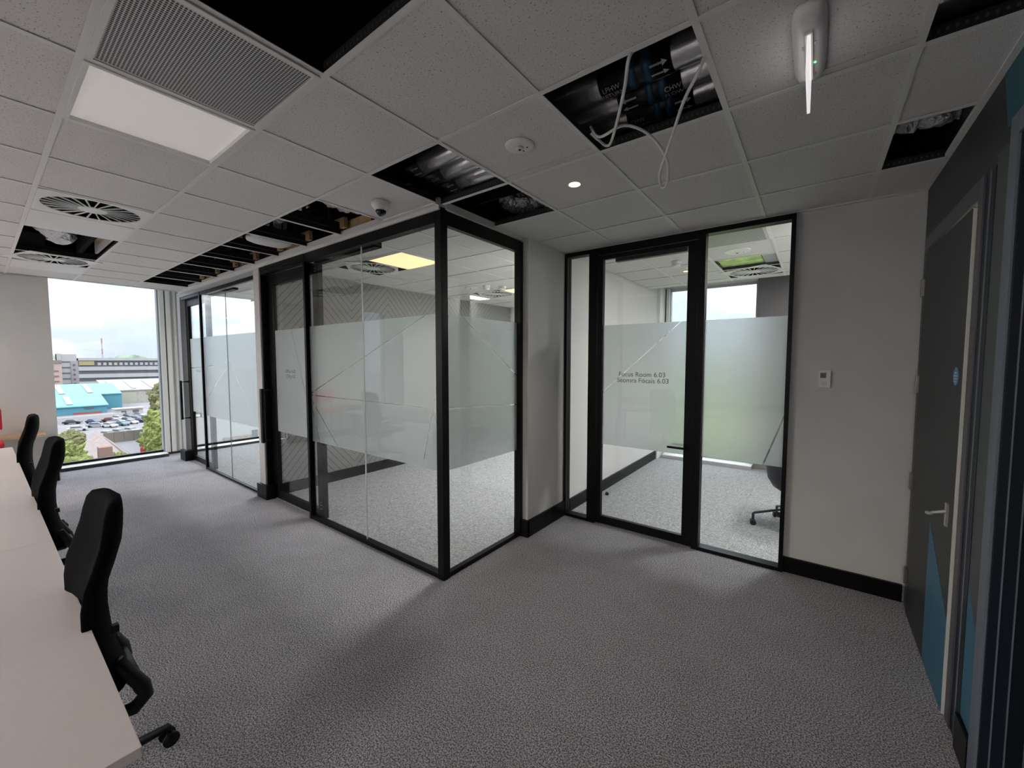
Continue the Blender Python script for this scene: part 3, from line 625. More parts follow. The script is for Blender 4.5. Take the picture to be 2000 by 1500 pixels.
dup(sw, (*cell(5, 6), ZC-0.003), 0.5, 'swirl diffuser deep inside the corner office near its window', SG)
dup(sw, (*cell(-1, 7), ZC-0.003), 1.2, 'swirl diffuser in the focus room ceiling by the window', SG)
for nm in ((6, -2), (10, -2)):
    t = plate('metal_tile', M['whitemetal'], None); t.location = (*cell(*nm), ZC-0.003)
    tag(t, 'plain white metal ceiling tile between the first swirl diffuser and the open cell' if nm[0] == 6 else 'plain white metal ceiling tile beyond the farther swirl diffuser', 'ceiling tile')
x, y = cell(-1, 4); t = thing('air_grille', 'perforated grille panel in the focus room ceiling', 'air grille', (x, y, ZC-0.004)); plate('perforated_panel', M['perf'], t)
# lit panels in the corner office, then unseen fill panels added to brighten the interior
M['warm'] = mat('lit_panel_warm', (1, 0.8, 0.55), 0.5, emit=((1.0, 0.64, 0.31), 0.54)); M['cool'] = mat('fill_panel_rear', (1, 1, 1), 0.5, emit=((1.0, 0.93, 0.88), 40.0))
def lightpanel(loc, m, lab, group=None):
    t = thing('light_panel', lab, 'light', loc, 0, group)
    B(-0.278, 0.278, -0.269, 0.269, 0, 0.01).build('diffuser', m, t)
    g_ = MB()
    for a in ((-0.288, 0.288, -0.279, -0.270), (-0.288, 0.288, 0.270, 0.279), (-0.288, -0.279, -0.27, 0.27), (0.279, 0.288, -0.27, 0.27)): g_.box(a[0], a[1], a[2], a[3], -0.003, 0.012)
    g_.build('frame', M['tee'], t); return t
lightpanel((*cell(4, 2), ZC-0.004), M['warm'], 'lit warm square light panel inside the corner office')
lightpanel((*cell(4, 6), ZC-0.004), M['warm'], 'second lit panel deeper in the corner office')
M['cool2'] = mat('fill_panel_office', (1, 1, 1), 0.5, emit=((1.0, 0.96, 0.94), 17.0))
M['cool3'] = mat('fill_panel_focus', (1, 1, 1), 0.5, emit=((1.0, 0.97, 0.95), 42.0))
for (n, m) in ((2, 4), (2, 6), (3, 7)): lightpanel((*cell(n, m), ZC-0.012), M['cool2'], 'added unseen fill light panel in the corner office behind the white wall, nearer row'.replace('nearer', {4: 'nearest', 6: 'middle', 7: 'farthest'}[m]), 'added fill lights behind the corner office wall')  # added out of sight to raise the light in the corner office
for (n, m) in ((8, 4), (10, 4), (9, 7)): lightpanel((*cell(n, m), ZC-0.012), M['cool2'], 'added unseen fill light panel in the far office', 'added fill lights of the far office')  # fill panels added out of view to light the far office
for m in (4, 6): lightpanel((1.34, cell(0, m)[1], ZC-0.012), M['cool3'], 'narrow unseen fill light panel added at the east side of the focus room', 'added fill lights of the focus room').scale = (0.45, 1, 1)  # hidden panels added to brighten the focus room
for (n, m) in ((8, -8), (10, -9), (9, -11), (11, -12), (-2, -9), (-2, -12)):  # unseen emitters added behind the camera as fill for the open office
    p = lightpanel((*cell(n, m), ZC-0.012), M['cool'], 'added unseen fill light panel over the rear of the open office', 'added fill lights behind the camera')
# spot, detectors, camera
t = thing('downlight', 'small glowing recessed downlight in a tile', 'light', (-0.29, 0.853, ZC+0.004))
MB().lathe([(0.032, 0.0), (0.040, -0.003), (0.040, 0.001)], seg=20).build('bezel', M['white'], t); MB().lathe([(0.030, -0.004), (0.024, -0.007), (0.005, -0.009)], seg=20).build('lamp', mat('spot_glow', (1, 0.9, 0.8), 0.5, emit=((1.0, 0.72, 0.48), 3.0)), t)
sl = bpy.data.lights.new('downlight_beam', 'SPOT'); sl.energy = 8; sl.color = (1, 0.8, 0.62); sl.spot_size = 1.9; sl.spot_blend = 0.6; sl.shadow_soft_size = 0.03
q = bpy.data.objects.new('downlight_beam', sl); C.objects.link(q); q.parent = t; q.location = (0, 0, -0.03)
def disc(nm, lab, cat, loc, R):
    t = thing(nm, lab, cat, loc); MB().lathe([(R*0.75, -0.012), (R*0.92, -0.010), (R, -0.004), (R, 0.0)], seg=32).build('base_plate', M['white'], t, True)
    MB().lathe([(R*0.22, -0.022), (R*0.28, -0.018), (R*0.3, -0.011)], seg=20).build('sensor', M['white'], t, True)
    MB().lathe([(R*0.08, -0.025), (R*0.09, -0.021)], seg=12).build('sensor_eye', M['plastic'], t)
    for a in (0.5, 1.6): MB().lathe([(0.004, -0.0145), (0.005, -0.010)], (R*0.5*math.cos(a), R*0.5*math.sin(a), 0), 8).build('indicator', M['plastic'], t)
    return t
disc('ceiling_sensor', 'round white ceiling sensor disc on a tile left of the open pipe cell', 'sensor', (-0.295, 0.277, ZC+0.004), 0.075)
disc('ceiling_sensor', 'round white disc in the focus room ceiling before the open cell', 'sensor', (0.284, 3.197, ZC+0.004), 0.12)
disc('ceiling_sensor', 'round white sensor disc far inside the corner office', 'sensor', (-3.234, 3.096, ZC+0.004), 0.10)
def smoke(lab, loc, dz=0.0):
    t = thing('smoke_detector', lab, 'smoke detector', loc)
    MB().lathe([(0.055, 0.0), (0.055, -0.018), (0.045, -0.03)], seg=24).build('base', M['white'], t, True); MB().lathe([(0.036, -0.03), (0.05, -0.036), (0.044, -0.06), (0.03, -0.066)], seg=24).build('head', M['white'], t, True)
    return t
smoke('white smoke detector hanging in the focus room seen through its door', (-0.32, 3.27, ZC+0.004)); smoke('white smoke detector in the corner office near the far swirl diffuser', (-2.80, 3.31, ZC+0.004))
smoke('small white detector beside the far smoke detector in the corner office', (-2.95, 3.12, ZC+0.004))
t = thing('downlight', 'unlit warm downlight ring in the focus room ceiling', 'light', (-0.359, 3.85, ZC+0.004)); MB().lathe([(0.04, 0), (0.05, -0.004), (0.03, -0.005)], seg=20).build('bezel', M['white'], t); MB().lathe([(0.03, -0.006), (0.02, -0.008)], seg=16).build('lamp', M['led'], t)
t = thing('dome_camera', 'white dome security camera on a tile by the office corner', 'security camera', (-1.50, 0.30, ZC+0.004))
MB().lathe([(0.066, 0.0), (0.066, -0.022), (0.058, -0.034), (0.036, -0.058), (0.030, -0.064)], seg=28).build('housing', M['white'], t, True)
MB().lathe([(0.034, -0.048), (0.036, -0.062), (0.030, -0.080), (0.016, -0.092), (0.004, -0.095)], seg=24).build('dome', mat('smoked_dome', (0.015, 0.015, 0.017), 0.08), t, True)
# exit sign: base with edge-on acrylic blade
t = thing('exit_sign', 'ceiling emergency exit light with a clear blade seen edge on', 'exit sign', (0.895, 0.34, ZC+0.005))
b = MB(); pr = []
for k in range(28):
    a = 2*PI*k/28; cx, sy = math.cos(a), math.sin(a); ex = 0.4
    pr.append((math.copysign(abs(cx)**ex, cx), math.copysign(abs(sy)**ex, sy)))
rings = [[b.bm.verts.new((px*wx, py*wy, z)) for px, py in pr] for wx, wy, z in ((0.048, 0.205, 0), (0.048, 0.205, -0.012), (0.040, 0.19, -0.030), (0.022, 0.145, -0.042))]
for i in range(3):
    for k in range(28): b.bm.faces.new((rings[i][k], rings[i][(k+1) % 28], rings[i+1][(k+1) % 28], rings[i+1][k]))
b.bm.faces.new(rings[0][::-1]); b.bm.faces.new(rings[3]); b.build('base', M['white'], t, True)
B(-0.005, 0.005, -0.125, 0.145, -0.168, -0.040, bev=0.001).build('blade', mat('acrylic_edge', (0.88, 0.86, 0.86), 0.08, emit=((1.0, 0.93, 0.95), 0.30)), t)
B(-0.010, 0.010, -0.13, 0.14, -0.052, -0.040).build('blade_clip', M['white'], t)
MB().lathe([(0.0025, -0.0445), (0.0025, -0.040)], (0.016, 0.05, 0), 8).build('indicator', mat('green_led', (0, 1, 0), 0.5, emit=((0.1, 1, 0.2), 3)), t)
for (a, c) in ((0.016, -0.06), (0.017, 0.12), (-0.017, -0.05)): B(a-0.003, a+0.003, c-0.008, c+0.008, -0.044, -0.040).build('clip_screw', M['chrome'], t)

# ------------------------------------------------------------------ services above the ceiling
blackw = mat('black_pipe_wrap', (0.010, 0.010, 0.011), 0.35); bluew = mat('blue_band', (0.012, 0.06, 0.11), 0.4); inkw = mat('label_ink', (0.42, 0.42, 0.42), 0.6)
ZP = 2.945; RP = 0.068
for i, (yp, bands, wraps, labs) in enumerate((
    (0.40, [(0.235, 0.275), (0.30, 0.345)], [(0.10, 0.425), (-1.75, -1.16)], [('LPHW\nRETURN', 0.155, 1), ('>', 0.375, 1), ('<', -1.21, 1)]),
    (0.56, [(0.265, 0.30), (0.325, 0.36)], [(0.13, 0.425), (-1.75, -1.12)], [('CHW\nFLOW', 0.385, 0), ('<', 0.18, 1), ('CHW', -1.19, 1)]),
    (0.72, [(0.255, 0.285), (0.31, 0.345)], [(0.115, 0.44), (-1.75, -1.14)], [('CHW\nRETURN', 0.165, 1), ('>', 0.395, 1), ('<', -1.2, 1)]))):
    t = thing('insulated_pipe', ['foil wrapped pipe nearest the camera above the open cells', 'middle foil wrapped pipe of the three above the open cells', 'foil wrapped pipe farthest toward the focus room above the open cells'][i], 'pipe', (0, yp, ZP), 0, 'insulated pipes above the ceiling')
    pts = [(-2.2+0.08*k, 0, 0) for k in range(49)]
    MB().tube(pts, RP, 20).build('foil_jacket', M['foilp'], t, True)
    for a, c in wraps: MB().tube([(a, 0, 0), (c, 0, 0)], RP+0.002, 24).build('label_wrap', blackw, t, True)
    for a, c in bands: MB().tube([(a, 0, 0), (c, 0, 0)], RP+0.0032, 24).build('colour_band', bluew, t, True)
    def wrapf(cx, ang0, s=1.0):
        def f(co):
            a = ang0 + co.y/RP; rr = RP+0.0045
            return Vector((cx + co.x*s, -math.sin(a)*rr, -math.cos(a)*rr))
        return f
    for s_, cx, rot in labs:
        if s_ in '<>':
            for k in range(3):
                b = MB(); sgn = 1 if s_ == '>' else -1; a0 = 0.75-0.55*k
                f = wrapf(cx, a0); 
                for poly in ([(-0.04, -0.004), (0.012, -0.004), (0.012, 0.004), (-0.04, 0.004)], [(0.012, -0.012), (0.035, 0), (0.012, 0.012)]):
                    b.bm.faces.new([b.bm.verts.new(f(Vector((px*sgn, py, 0)))) for px, py in poly])
                b.build('flow_arrow', inkw, t)
        else:
            text('pipe_lettering', s_, 0.030, inkw, t, None, wrapf(cx, 0.35))
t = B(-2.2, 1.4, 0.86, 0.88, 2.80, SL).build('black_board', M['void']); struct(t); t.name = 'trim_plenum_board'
def flexduct(name, lab, pts, r, group=None, m=None):
    P = [Vector(p) for p in pts]; o0 = P[0].copy(); fine = []
    for i in range(len(P)-1):
        for k in range(10): fine.append(P[i].lerp(P[i+1], k/10)-o0)
    fine.append(P[-1]-o0)
    rr = [r*(1+0.10*math.sin(k*1.3)+0.05*random.random()) for k in range(len(fine))]
    t = thing(name, lab, 'duct', o0, 0, group); b = MB().tube(fine, rr, 18)
    for v in b.bm.verts: v.co += Vector((noise.noise(v.co*22), noise.noise(v.co*22+Vector((9, 0, 0))), noise.noise(v.co*22+Vector((0, 9, 0)))))*r*0.28
    b.build('foil_sleeve', m or M['foil'], t); mid = fine[len(fine)//2]; MB().tube([mid+Vector((0, 0, r*0.9)), Vector((mid.x, mid.y, SL-o0.z))], 0.004, 6).build('hanger_rod', M['steel'], t); MB().tube([fine[-2], fine[-1]+(fine[-1]-fine[-2])*0.2], r*1.06, 18).build('end_band', M['steel'], t)
    return t
flexduct('foil_duct', 'crinkled foil duct in the open cell over the office corner', [(-0.62, 1.42, 2.96), (-0.85, 1.36, 2.93), (-1.06, 1.27, 2.94), (-1.13, 1.24, 2.99)], 0.085)
flexduct('foil_duct', 'long foil duct at the near end of the strip of missing tiles', [(-1.90, 0.02, 3.0), (-2.10, 0.15, 2.93), (-2.13, 0.40, 2.91), (-2.12, 0.58, 2.95), (-2.10, 0.66, 3.05)], 0.075)
flexduct('foil_duct', 'foil duct drooping in the open cell at left between swirl diffusers', [(-4.35, -1.00, 3.0), (-4.7, -0.98, 2.92), (-5.02, -0.88, 2.88), (-5.15, -0.85, 3.0)], 0.10)
flexduct('foil_duct', 'dark wrapped duct in the open cell at the top right', [(1.1, 0.30, 2.95), (1.28, 0.40, 2.92), (1.5, 0.42, 2.95)], 0.09, m=M['chan'])
flexduct('foil_duct', 'scrunched foil duct end in the small open cell near the dark wall', [(1.1, 1.52, 2.92), (1.30, 1.55, 2.90), (1.42, 1.57, 2.90), (1.48, 1.57, 2.93)], 0.06)
t = B(1.06, 1.48, 1.50, 1.62, 2.93, 3.05, bev=0.01).build('metal_duct', M['steel']); tag(t, 'grey sheet metal duct above the small open cell by the dark wall', 'duct')
for i, (x0, yq, z) in enumerate(((-2.75, 0.30, 2.96), (-3.1, 0.33, 2.96), (-3.65, 0.30, 2.93))):
    t = thing('spiral_pipe', ['short bright metal pipe end nearest the long foil duct', 'bright metal pipe joint in the middle of the strip of missing tiles', 'bright metal pipe end beside the white oval unit'][i], 'pipe', (x0, yq, z)); MB().tube([(-0.25, 0, 0), (0.22, 0, 0)], 0.035, 14).build('pipe', M['foilp'], t, True); MB().tube([(-0.05, 0, 0), (0.03, 0, 0)], 0.042, 14).build('collar', M['chrome'], t, True)
for i, (x0, z) in enumerate(((-5.0, 2.98), (-6.0, 2.98))):
    t = thing('metal_duct', ['pale round duct in the far half of the missing tile strip', 'pale round duct at the window end of the missing tile strip'][i], 'duct', (x0, 0.25, z)); MB().tube([(-0.45, 0, 0), (0.4, 0.0, 0)], 0.06, 14).build('duct_body', M['foilp'], t, True); MB().tube([(-0.02, 0, 0), (0.02, 0, 0)], 0.066, 14).build('collar', M['steel'], t, True)
t = thing('oval_unit', 'white oval plastic unit hanging in the strip of missing tiles', 'access point', (-3.26, 0.30, 2.780))
b = MB(); rings = []
for wx, wy, z in ((0.09, 0.14, -0.035), (0.12, 0.18, -0.02), (0.125, 0.19, 0.0), (0.115, 0.18, 0.03)):
    rings.append([b.bm.verts.new((wx*math.copysign(abs(math.cos(a))**0.6, math.cos(a)), wy*math.copysign(abs(math.sin(a))**0.7, math.sin(a)), z)) for a in [2*PI*k/28 for k in range(28)]])
for i in range(3):
    for k in range(28): b.bm.faces.new((rings[i][k], rings[i][(k+1) % 28], rings[i+1][(k+1) % 28], rings[i+1][k]))
b.bm.faces.new(rings[0][::-1]); b.bm.faces.new(rings[3]); b.build('cover', M['white'], t, True)
for s in (-0.12, 0.12): MB().tube([(0, s, 0.02), (0, s, 0.3)], 0.006, 6).build('hanger', M['steel'], t)
# black channels on top of the cross tees and timber blocks at the partition
for i, n in enumerate(range(4, 11)):
    t = thing('channel', 'black steel channel crossing the missing tile strip, '+['nearest the long foil duct', 'second from the foil duct', 'just beyond the white oval unit', 'fourth from the foil duct', 'fifth from the foil duct', 'second from the window', 'nearest the window'][i], 'channel', (-n*TX, 0.0, ZC+0.042))
    B(-0.005, 0.03, 0.01, 0.56, 0.0, 0.05).build('web', M['chan'], t); B(-0.03, 0.03, 0.01, 0.56, 0.05, 0.056).build('flange', M['chan'], t)
    B(-0.012, 0.012, 0.20, 0.225, 0.05, 0.52).build('hanger', M['chan'], t); B(-0.012, 0.012, 0.42, 0.445, 0.05, 0.52).build('hanger', M['chan'], t)
    t2 = B(-n*TX-0.06, -n*TX+0.10, 0.50, 0.535, ZC+0.045, ZC+0.13, bev=0.002).build('timber_block', M['wood']); tag(t2, 'raw timber block above the glazing head beside the '+['first', 'second', 'third', 'fourth', 'fifth', 'sixth', 'last'][i]+' black channel from the foil duct', 'timber block', 'timber blocks along the partition head')
for i in range(4):
    t2 = B(-2.55-i*1.25, -2.0-i*1.25, 0.56, 0.58, ZC+0.05, ZC+0.12).build('timber_batten', M['wood']); tag(t2, 'raw timber batten along the partition head, '+['nearest the camera dome', 'second from the camera dome', 'third from the camera dome', 'nearest the window'][i], 'batten', 'timber battens along the partition head')
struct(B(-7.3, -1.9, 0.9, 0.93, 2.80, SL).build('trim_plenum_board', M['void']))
for i in range(14):
    x0 = -2.6-i*0.32; pts = [(x0+0.25*math.sin(k*1.1+i)*0.5, 0.12+0.4*k/9, 3.02+0.10*math.sin(k*0.9+i*2)) for k in range(10)]; pts.insert(0, (pts[0][0], pts[0][1], SL))
    t = MB().tube(pts, 0.006, 5, False).build('black_cable', M['plastic'], None, True); tag(t, 'loose black cable above the strip of missing tiles', 'cable', 'black cables in the ceiling void')
# opening at left: board, timber, pale liner
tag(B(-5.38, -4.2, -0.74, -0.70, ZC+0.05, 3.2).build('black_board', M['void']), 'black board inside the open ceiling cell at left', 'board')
tag(B(-5.0, -4.3, -0.68, -0.60, 2.86, 2.94, bev=0.003).build('timber_batten', M['wood']), 'timber batten at the edge of the open cell at left', 'batten')
tag(B(-5.38, -4.2, -0.60, -0.58, 2.80, 3.2).build('liner_panel', M['wallw']), 'pale liner panel in the open cell at left', 'panel')
# focus room cell: green insulation
tag(B(0.02, 0.44, 3.515, 4.06, 2.765, 2.785).build('insulation_sheet', mat('green_sheet', (0.42, 0.58, 0.20), 0.5, bump=(9, 0.6, 0.02), noise_=(7, 0.7, 1.5))), 'green insulation sheet in the open focus room ceiling cell', 'insulation')
tag(B(0.45, 0.58, 3.515, 4.06, 2.76, 2.84, bev=0.004).build('metal_duct', M['greymetal']), 'grey duct edge at the side of the open focus room ceiling cell', 'duct')
# white cables hanging from the pipe cell
def cable(lab, pts, r=0.0065):
    P = [Vector(p) for p in pts]; f = []
    for i in range(len(P)-1):
        a, b2, c, d = P[max(i-1, 0)], P[i], P[i+1], P[min(i+2, len(P)-1)]
        for k in range(8):
            u = k/8; f.append(0.5*((2*b2)+(-a+c)*u+(2*a-5*b2+4*c-d)*u*u+(-a+3*b2-3*c+d)*u**3))
    f.append(P[-1]); t = MB().tube(f, r, 8).build('white_cable', mat('cable_white', (0.72, 0.71, 0.67), 0.45), None, True); return tag(t, lab, 'cable')
cable('white cable slanting down the left of the open pipe cell', [(0.37, 0.15, 2.85), (0.385, 0.0, 2.715), (0.33, 0.10, 2.69), (0.24, 0.26, 2.69), (0.13, 0.44, 2.69), (0.085, 0.485, 2.70), (0.06, 0.455, 2.72), (0.03, 0.42, 2.75)])
cable('white looped cable hanging below the right of the open pipe cell', [(0.03, 0.42, 2.78), (0.09, 0.40, 2.705), (0.22, 0.37, 2.70), (0.31, 0.44, 2.66), (0.36, 0.53, 2.58), (0.345, 0.62, 2.53), (0.30, 0.73, 2.53), (0.272, 0.755, 2.55), (0.30, 0.64, 2.57), (0.40, 0.45, 2.60), (0.50, 0.28, 2.66), (0.585, 0.19, 2.72), (0.60, 0.20, 2.85)])

# ------------------------------------------------------------------ desks, chairs, worktop
def desk(i, x1, lab):
    t = thing('desk', lab, 'desk', (x1-0.9, -1.65, 0), 0, 'row of white desks')
    B(-0.899, 0.899, -0.4, 0.4, 0.715, 0.74, bev=0.002).build('desktop', M['desk'], t)
    for s in (-0.86, 0.86):
        B(s-0.02, s+0.02, -0.36, 0.30, 0.0, 0.03).build('foot', M['greymetal'], t); B(s-0.02, s+0.02, -0.12, -0.06, 0.03, 0.715).build('leg', M['greymetal'], t)
    B(-0.84, 0.84, -0.10, -0.08, 0.62, 0.70).build('crossbeam', M['greymetal'], t)
desk(0, -0.274, 'white desk nearest the camera'); desk(1, -2.074, 'middle white desk of the row'); desk(2, -3.874, 'far white desk of the row, nearest the window wall')
PR = [(1.135, -0.150, .12, .010), (1.125, -0.150, .165, .020), (1.10, -0.150, .195, .024), (1.05, -0.152, .215, .025), (1.0, -0.158, .222, .026), (0.93, -0.178, .225, .027), (0.87, -0.198, .225, .028), (0.80, -0.208, .222, .029),
      (0.72, -0.210, .218, .029), (0.64, -0.203, .212, .028), (0.57, -0.19, .205, .026), (0.51, -0.172, .20, .024), (0.47, -0.158, .195, .020)]
def make_chair():
    r = thing('office_chair', '', 'chair'); b = MB(); rows = []
    for z, y, hw, th in PR:
        ring = []
        for k in range(20):
            a = 2*PI*k/20; cx = math.copysign(abs(math.cos(a))**0.35, math.cos(a)); sy = math.copysign(abs(math.sin(a))**0.6, math.sin(a))
            xx = cx*hw; ring.append(b.bm.verts.new((xx, y - 0.0 + sy*th - 0.05*(xx/0.22)**2, z)))
        rows.append(ring)
    for i in range(len(rows)-1):
        for k in range(20): b.bm.faces.new((rows[i][k], rows[i][(k+1) % 20], rows[i+1][(k+1) % 20], rows[i+1][k]))
    b.bm.faces.new(rows[0][::-1]); b.bm.faces.new(rows[-1]); b.build('backrest', M['fabric'], r, True)
    for s in (-1, 1): MB().tube([(s*0.172, -0.19, 0.57), (s*0.175, -0.155, 0.50), (s*0.172, -0.125, 0.44), (s*0.17, -0.118, 0.40), (s*0.165, -0.15, 0.365), (s*0.15, -0.21, 0.365), (s*0.12, -0.28, 0.375), (s*0.08, -0.40, 0.38)], [0.022, 0.023, 0.024, 0.024, 0.024, 0.022, 0.02, 0.018], 10).build('back_frame', M['plastic'], r, True)
    MB().tube([(-0.17, -0.13, 0.43), (0.17, -0.13, 0.43)], 0.02, 8).build('back_frame', M['plastic'], r, True)
    MB().tube([(0, -0.20, 0.54), (0, -0.24, 0.46), (0, -0.34, 0.40)], 0.025, 8).build('spine', M['plastic'], r, True)
    B(0.205, 0.232, -0.205, -0.185, 0.705, 0.730, bev=0.004).build('adjuster_knob', M['plastic'], r)
    B(-0.24, 0.24, -0.72, -0.24, 0.43, 0.50, bev=0.03).build('seat', M['fabric'], r, True); B(-0.12, 0.12, -0.55, -0.30, 0.36, 0.43, bev=0.01).build('mechanism', M['plastic'], r)
    MB().tube([(0, -0.375, 0.08), (0, -0.375, 0.37)], 0.028, 14).build('gas_column', M['plastic'], r, True)
    for k in range(5):
        a = math.radians(96+72*k); c, s = math.cos(a), math.sin(a); R = 0.36; cx, cyy = 0, -0.375
        arm = MB().tube([(cx, cyy, 0.10), (cx+c*R*0.5, cyy+s*R*0.5, 0.095), (cx+c*R, cyy+s*R, 0.075)], [0.028, 0.022, 0.015], 8).build('base_arm', M['plastic'], r, True)
        px, py = cx+c*R, cyy+s*R; w_ = MB()
        for q in (-0.016, 0.016):
            w_.tube([(px-s*q-s*0.011*(1 if q > 0 else -1), py+c*q+c*0.011*(1 if q > 0 else -1), 0.029), (px-s*q, py+c*q, 0.029)], 0.029, 16)
        w_.tube([(px, py, 0.04), (px, py, 0.075)], 0.010, 8); w_.build('castor', M['plastic'], arm, True)
    return r
ch = make_chair(); ch.location = (-1.17, -1.0, 0); ch['label'] = 'black office chair nearest the camera tucked at the white desk'; ch['group'] = 'black desk chairs'
dup(ch, (-2.97, -0.985, 0), 0.0, 'middle black office chair at the row of white desks', 'black desk chairs'); dup(ch, (-4.82, -0.98, 0), -0.05, 'far black office chair in front of the wood worktop', 'black desk chairs')
t = thing('wood_worktop', 'narrow wood edged worktop against the end wall left of the window', 'worktop', (-7.03, -1.7, 0))
B(-0.20, 0.19, -0.65, 0.76, 0.675, 0.70, bev=0.002).build('top', mat('oak_edge', (0.60, 0.43, 0.25), 0.5, noise_=(8, 0.9, 1.1)), t); B(-0.15, 0.15, -0.62, -0.58, 0, 0.675).build('side_panel', M['plastic'], t); B(-0.18, -0.15, -0.6, 0.15, 0.2, 0.675).build('back_panel', mat('pale_panel', (0.5, 0.48, 0.48), 0.6), t)
t = thing('red_chair', 'red upholstered high chair back at the left edge by the end wall', 'chair', (-6.9, -1.48, 0))
B(-0.04, 0.04, -0.22, 0.20, 0.80, 1.05, bev=0.02).build('backrest', mat('red_fabric', (0.75, 0.03, 0.05), 0.8), t, True); B(-0.04, 0.36, -0.22, 0.20, 0.62, 0.68, bev=0.02).build('seat', mat('red_fabric_seat', (0.7, 0.03, 0.05), 0.8), t, True)
for (a, b_) in ((0, -0.18), (0, 0.16), (0.32, -0.18), (0.32, 0.16)): MB().tube([(a, b_, 0), (a, b_, 0.9 if a == 0 else 0.62)], 0.012, 8).build('leg', M['plastic'], t)
# focus room chair: navy shell on a five star base
t = thing('tub_chair', 'navy shell chair on castors inside the focus room', 'chair', (0.845, 3.22, 0), 0.2)
navy = mat('navy_shell', (0.010, 0.012, 0.03), 0.5); b = MB(); rows = []
for z, rx, ry in ((0.36, 0.03, 0.03), (0.375, 0.12, 0.12), (0.42, 0.19, 0.18), (0.50, 0.235, 0.225), (0.62, 0.25, 0.24), (0.78, 0.25, 0.24)): rows.append([b.bm.verts.new((rx*math.cos(2*PI*k/24), ry*math.sin(2*PI*k/24)+(0.03 if z > 0.6 else 0), z)) for k in range(24)])
for z, rx, ry in ((0.78, 0.22, 0.21), (0.52, 0.20, 0.19), (0.48, 0.10, 0.10)): rows.append([b.bm.verts.new((rx*math.cos(2*PI*k/24), ry*math.sin(2*PI*k/24), z)) for k in range(24)])
for i in range(len(rows)-1):
    for k in range(24): b.bm.faces.new((rows[i][k], rows[i][(k+1) % 24], rows[i+1][(k+1) % 24], rows[i+1][k]))
b.bm.faces.new(rows[0][::-1]); b.bm.faces.new(rows[-1]); b.build('seat_shell', navy, t, True)
MB().tube([(0, 0, 0.18), (0, 0, 0.37)], 0.025, 12).build('gas_column', M['plastic'], t)
for k in range(5):
    a = math.radians(190+72*k-11); c, s = math.cos(a), math.sin(a); R = 0.345
    arm = MB().tube([(0, 0, 0.225), (c*R*0.6, s*R*0.6, 0.165), (c*R*0.97, s*R*0.97, 0.125), (c*R, s*R, 0.115), (c*R, s*R, 0.07)], 0.012, 8).build('base_arm', navy, t, True)
    w_ = MB()
    for q in (-0.02, 0.02): w_.tube([(c*R-s*(q-0.009), s*R+c*(q-0.009), 0.031), (c*R-s*(q+0.009), s*R+c*(q+0.009), 0.031)], 0.027, 16)
    w_.tube([(c*R, s*R, 0.03), (c*R, s*R, 0.075)], 0.011, 8); w_.build('castor', M['plastic'], arm, True)
t = thing('door_stop', 'small black floor door stop just inside the focus room door', 'door stop', (-1.02, 3.10, 0.006)); MB().lathe([(0.022, 0), (0.022, 0.02), (0.014, 0.035)], seg=14).build('rubber', M['plastic'], t, True); MB().lathe([(0.026, 0), (0.026, 0.004)], seg=14).build('base', M['chrome'], t)

_mat = mat
def mat(name, col, *aa, **kk): return _mat(name, tuple(c*0.66 for c in col), *aa, **kk)
# ------------------------------------------------------------------ outside, six floors below
GZ = -19.0
gr = struct(B(-1500, 400, -400, 1500, GZ-1, GZ).build('ground', mat('asphalt_and_yards', (0.30, 0.29, 0.30), 0.9, noise_=(0.03, 0.85, 1.2, 6))), 'paved yards and car park below the building', 'ground')
def bld(name, lab, cat='building', loc=(0,0,0), rz=0, group=None): return thing(name, lab, cat, loc, rz, group)
mt_teal = mat('teal_cladding', (0.22, 0.55, 0.60), 0.6, noise_=(0.6, 0.95, 1.08)); mt_tealw = mat('teal_wall', (0.12, 0.38, 0.48), 0.6); mt_cream = mat('cream_render', (0.62, 0.57, 0.50), 0.8, noise_=(0.8, 0.92, 1.06)); mt_grey = mat('grey_sheet_roof', (0.50, 0.49, 0.51), 0.7, noise_=(0.5, 0.9, 1.08))
mt_conc = mat('pale_concrete', (0.60, 0.585, 0.57), 0.8); mt_win = mat('dark_glazing', (0.15, 0.17, 0.19), 0.3); mt_sky = mat('rooflight', (0.50, 0.42, 0.36), 0.6); mt_pink = mat('pink_render', (0.66, 0.50, 0.44), 0.8); mt_brick = mat('brick_brown', (0.36, 0.22, 0.17), 0.85)
mt_slate = mat('slate_roof', (0.34, 0.27, 0.25), 0.8, noise_=(2.0, 0.85, 1.12)); mt_tree = mat('leaf_green', (0.15, 0.20, 0.06), 0.8, noise_=(2.2, 0.5, 1.6, 6)); mt_tree2 = mat('leaf_yellow_green', (0.24, 0.28, 0.06), 0.8, noise_=(2.5, 0.5, 1.5, 6)); mt_olive = mat('leaf_olive', (0.27, 0.26, 0.11), 0.8, noise_=(2.5, 0.6, 1.4, 6)); mt_white = mat('white_render', (0.66, 0.65, 0.62), 0.8)
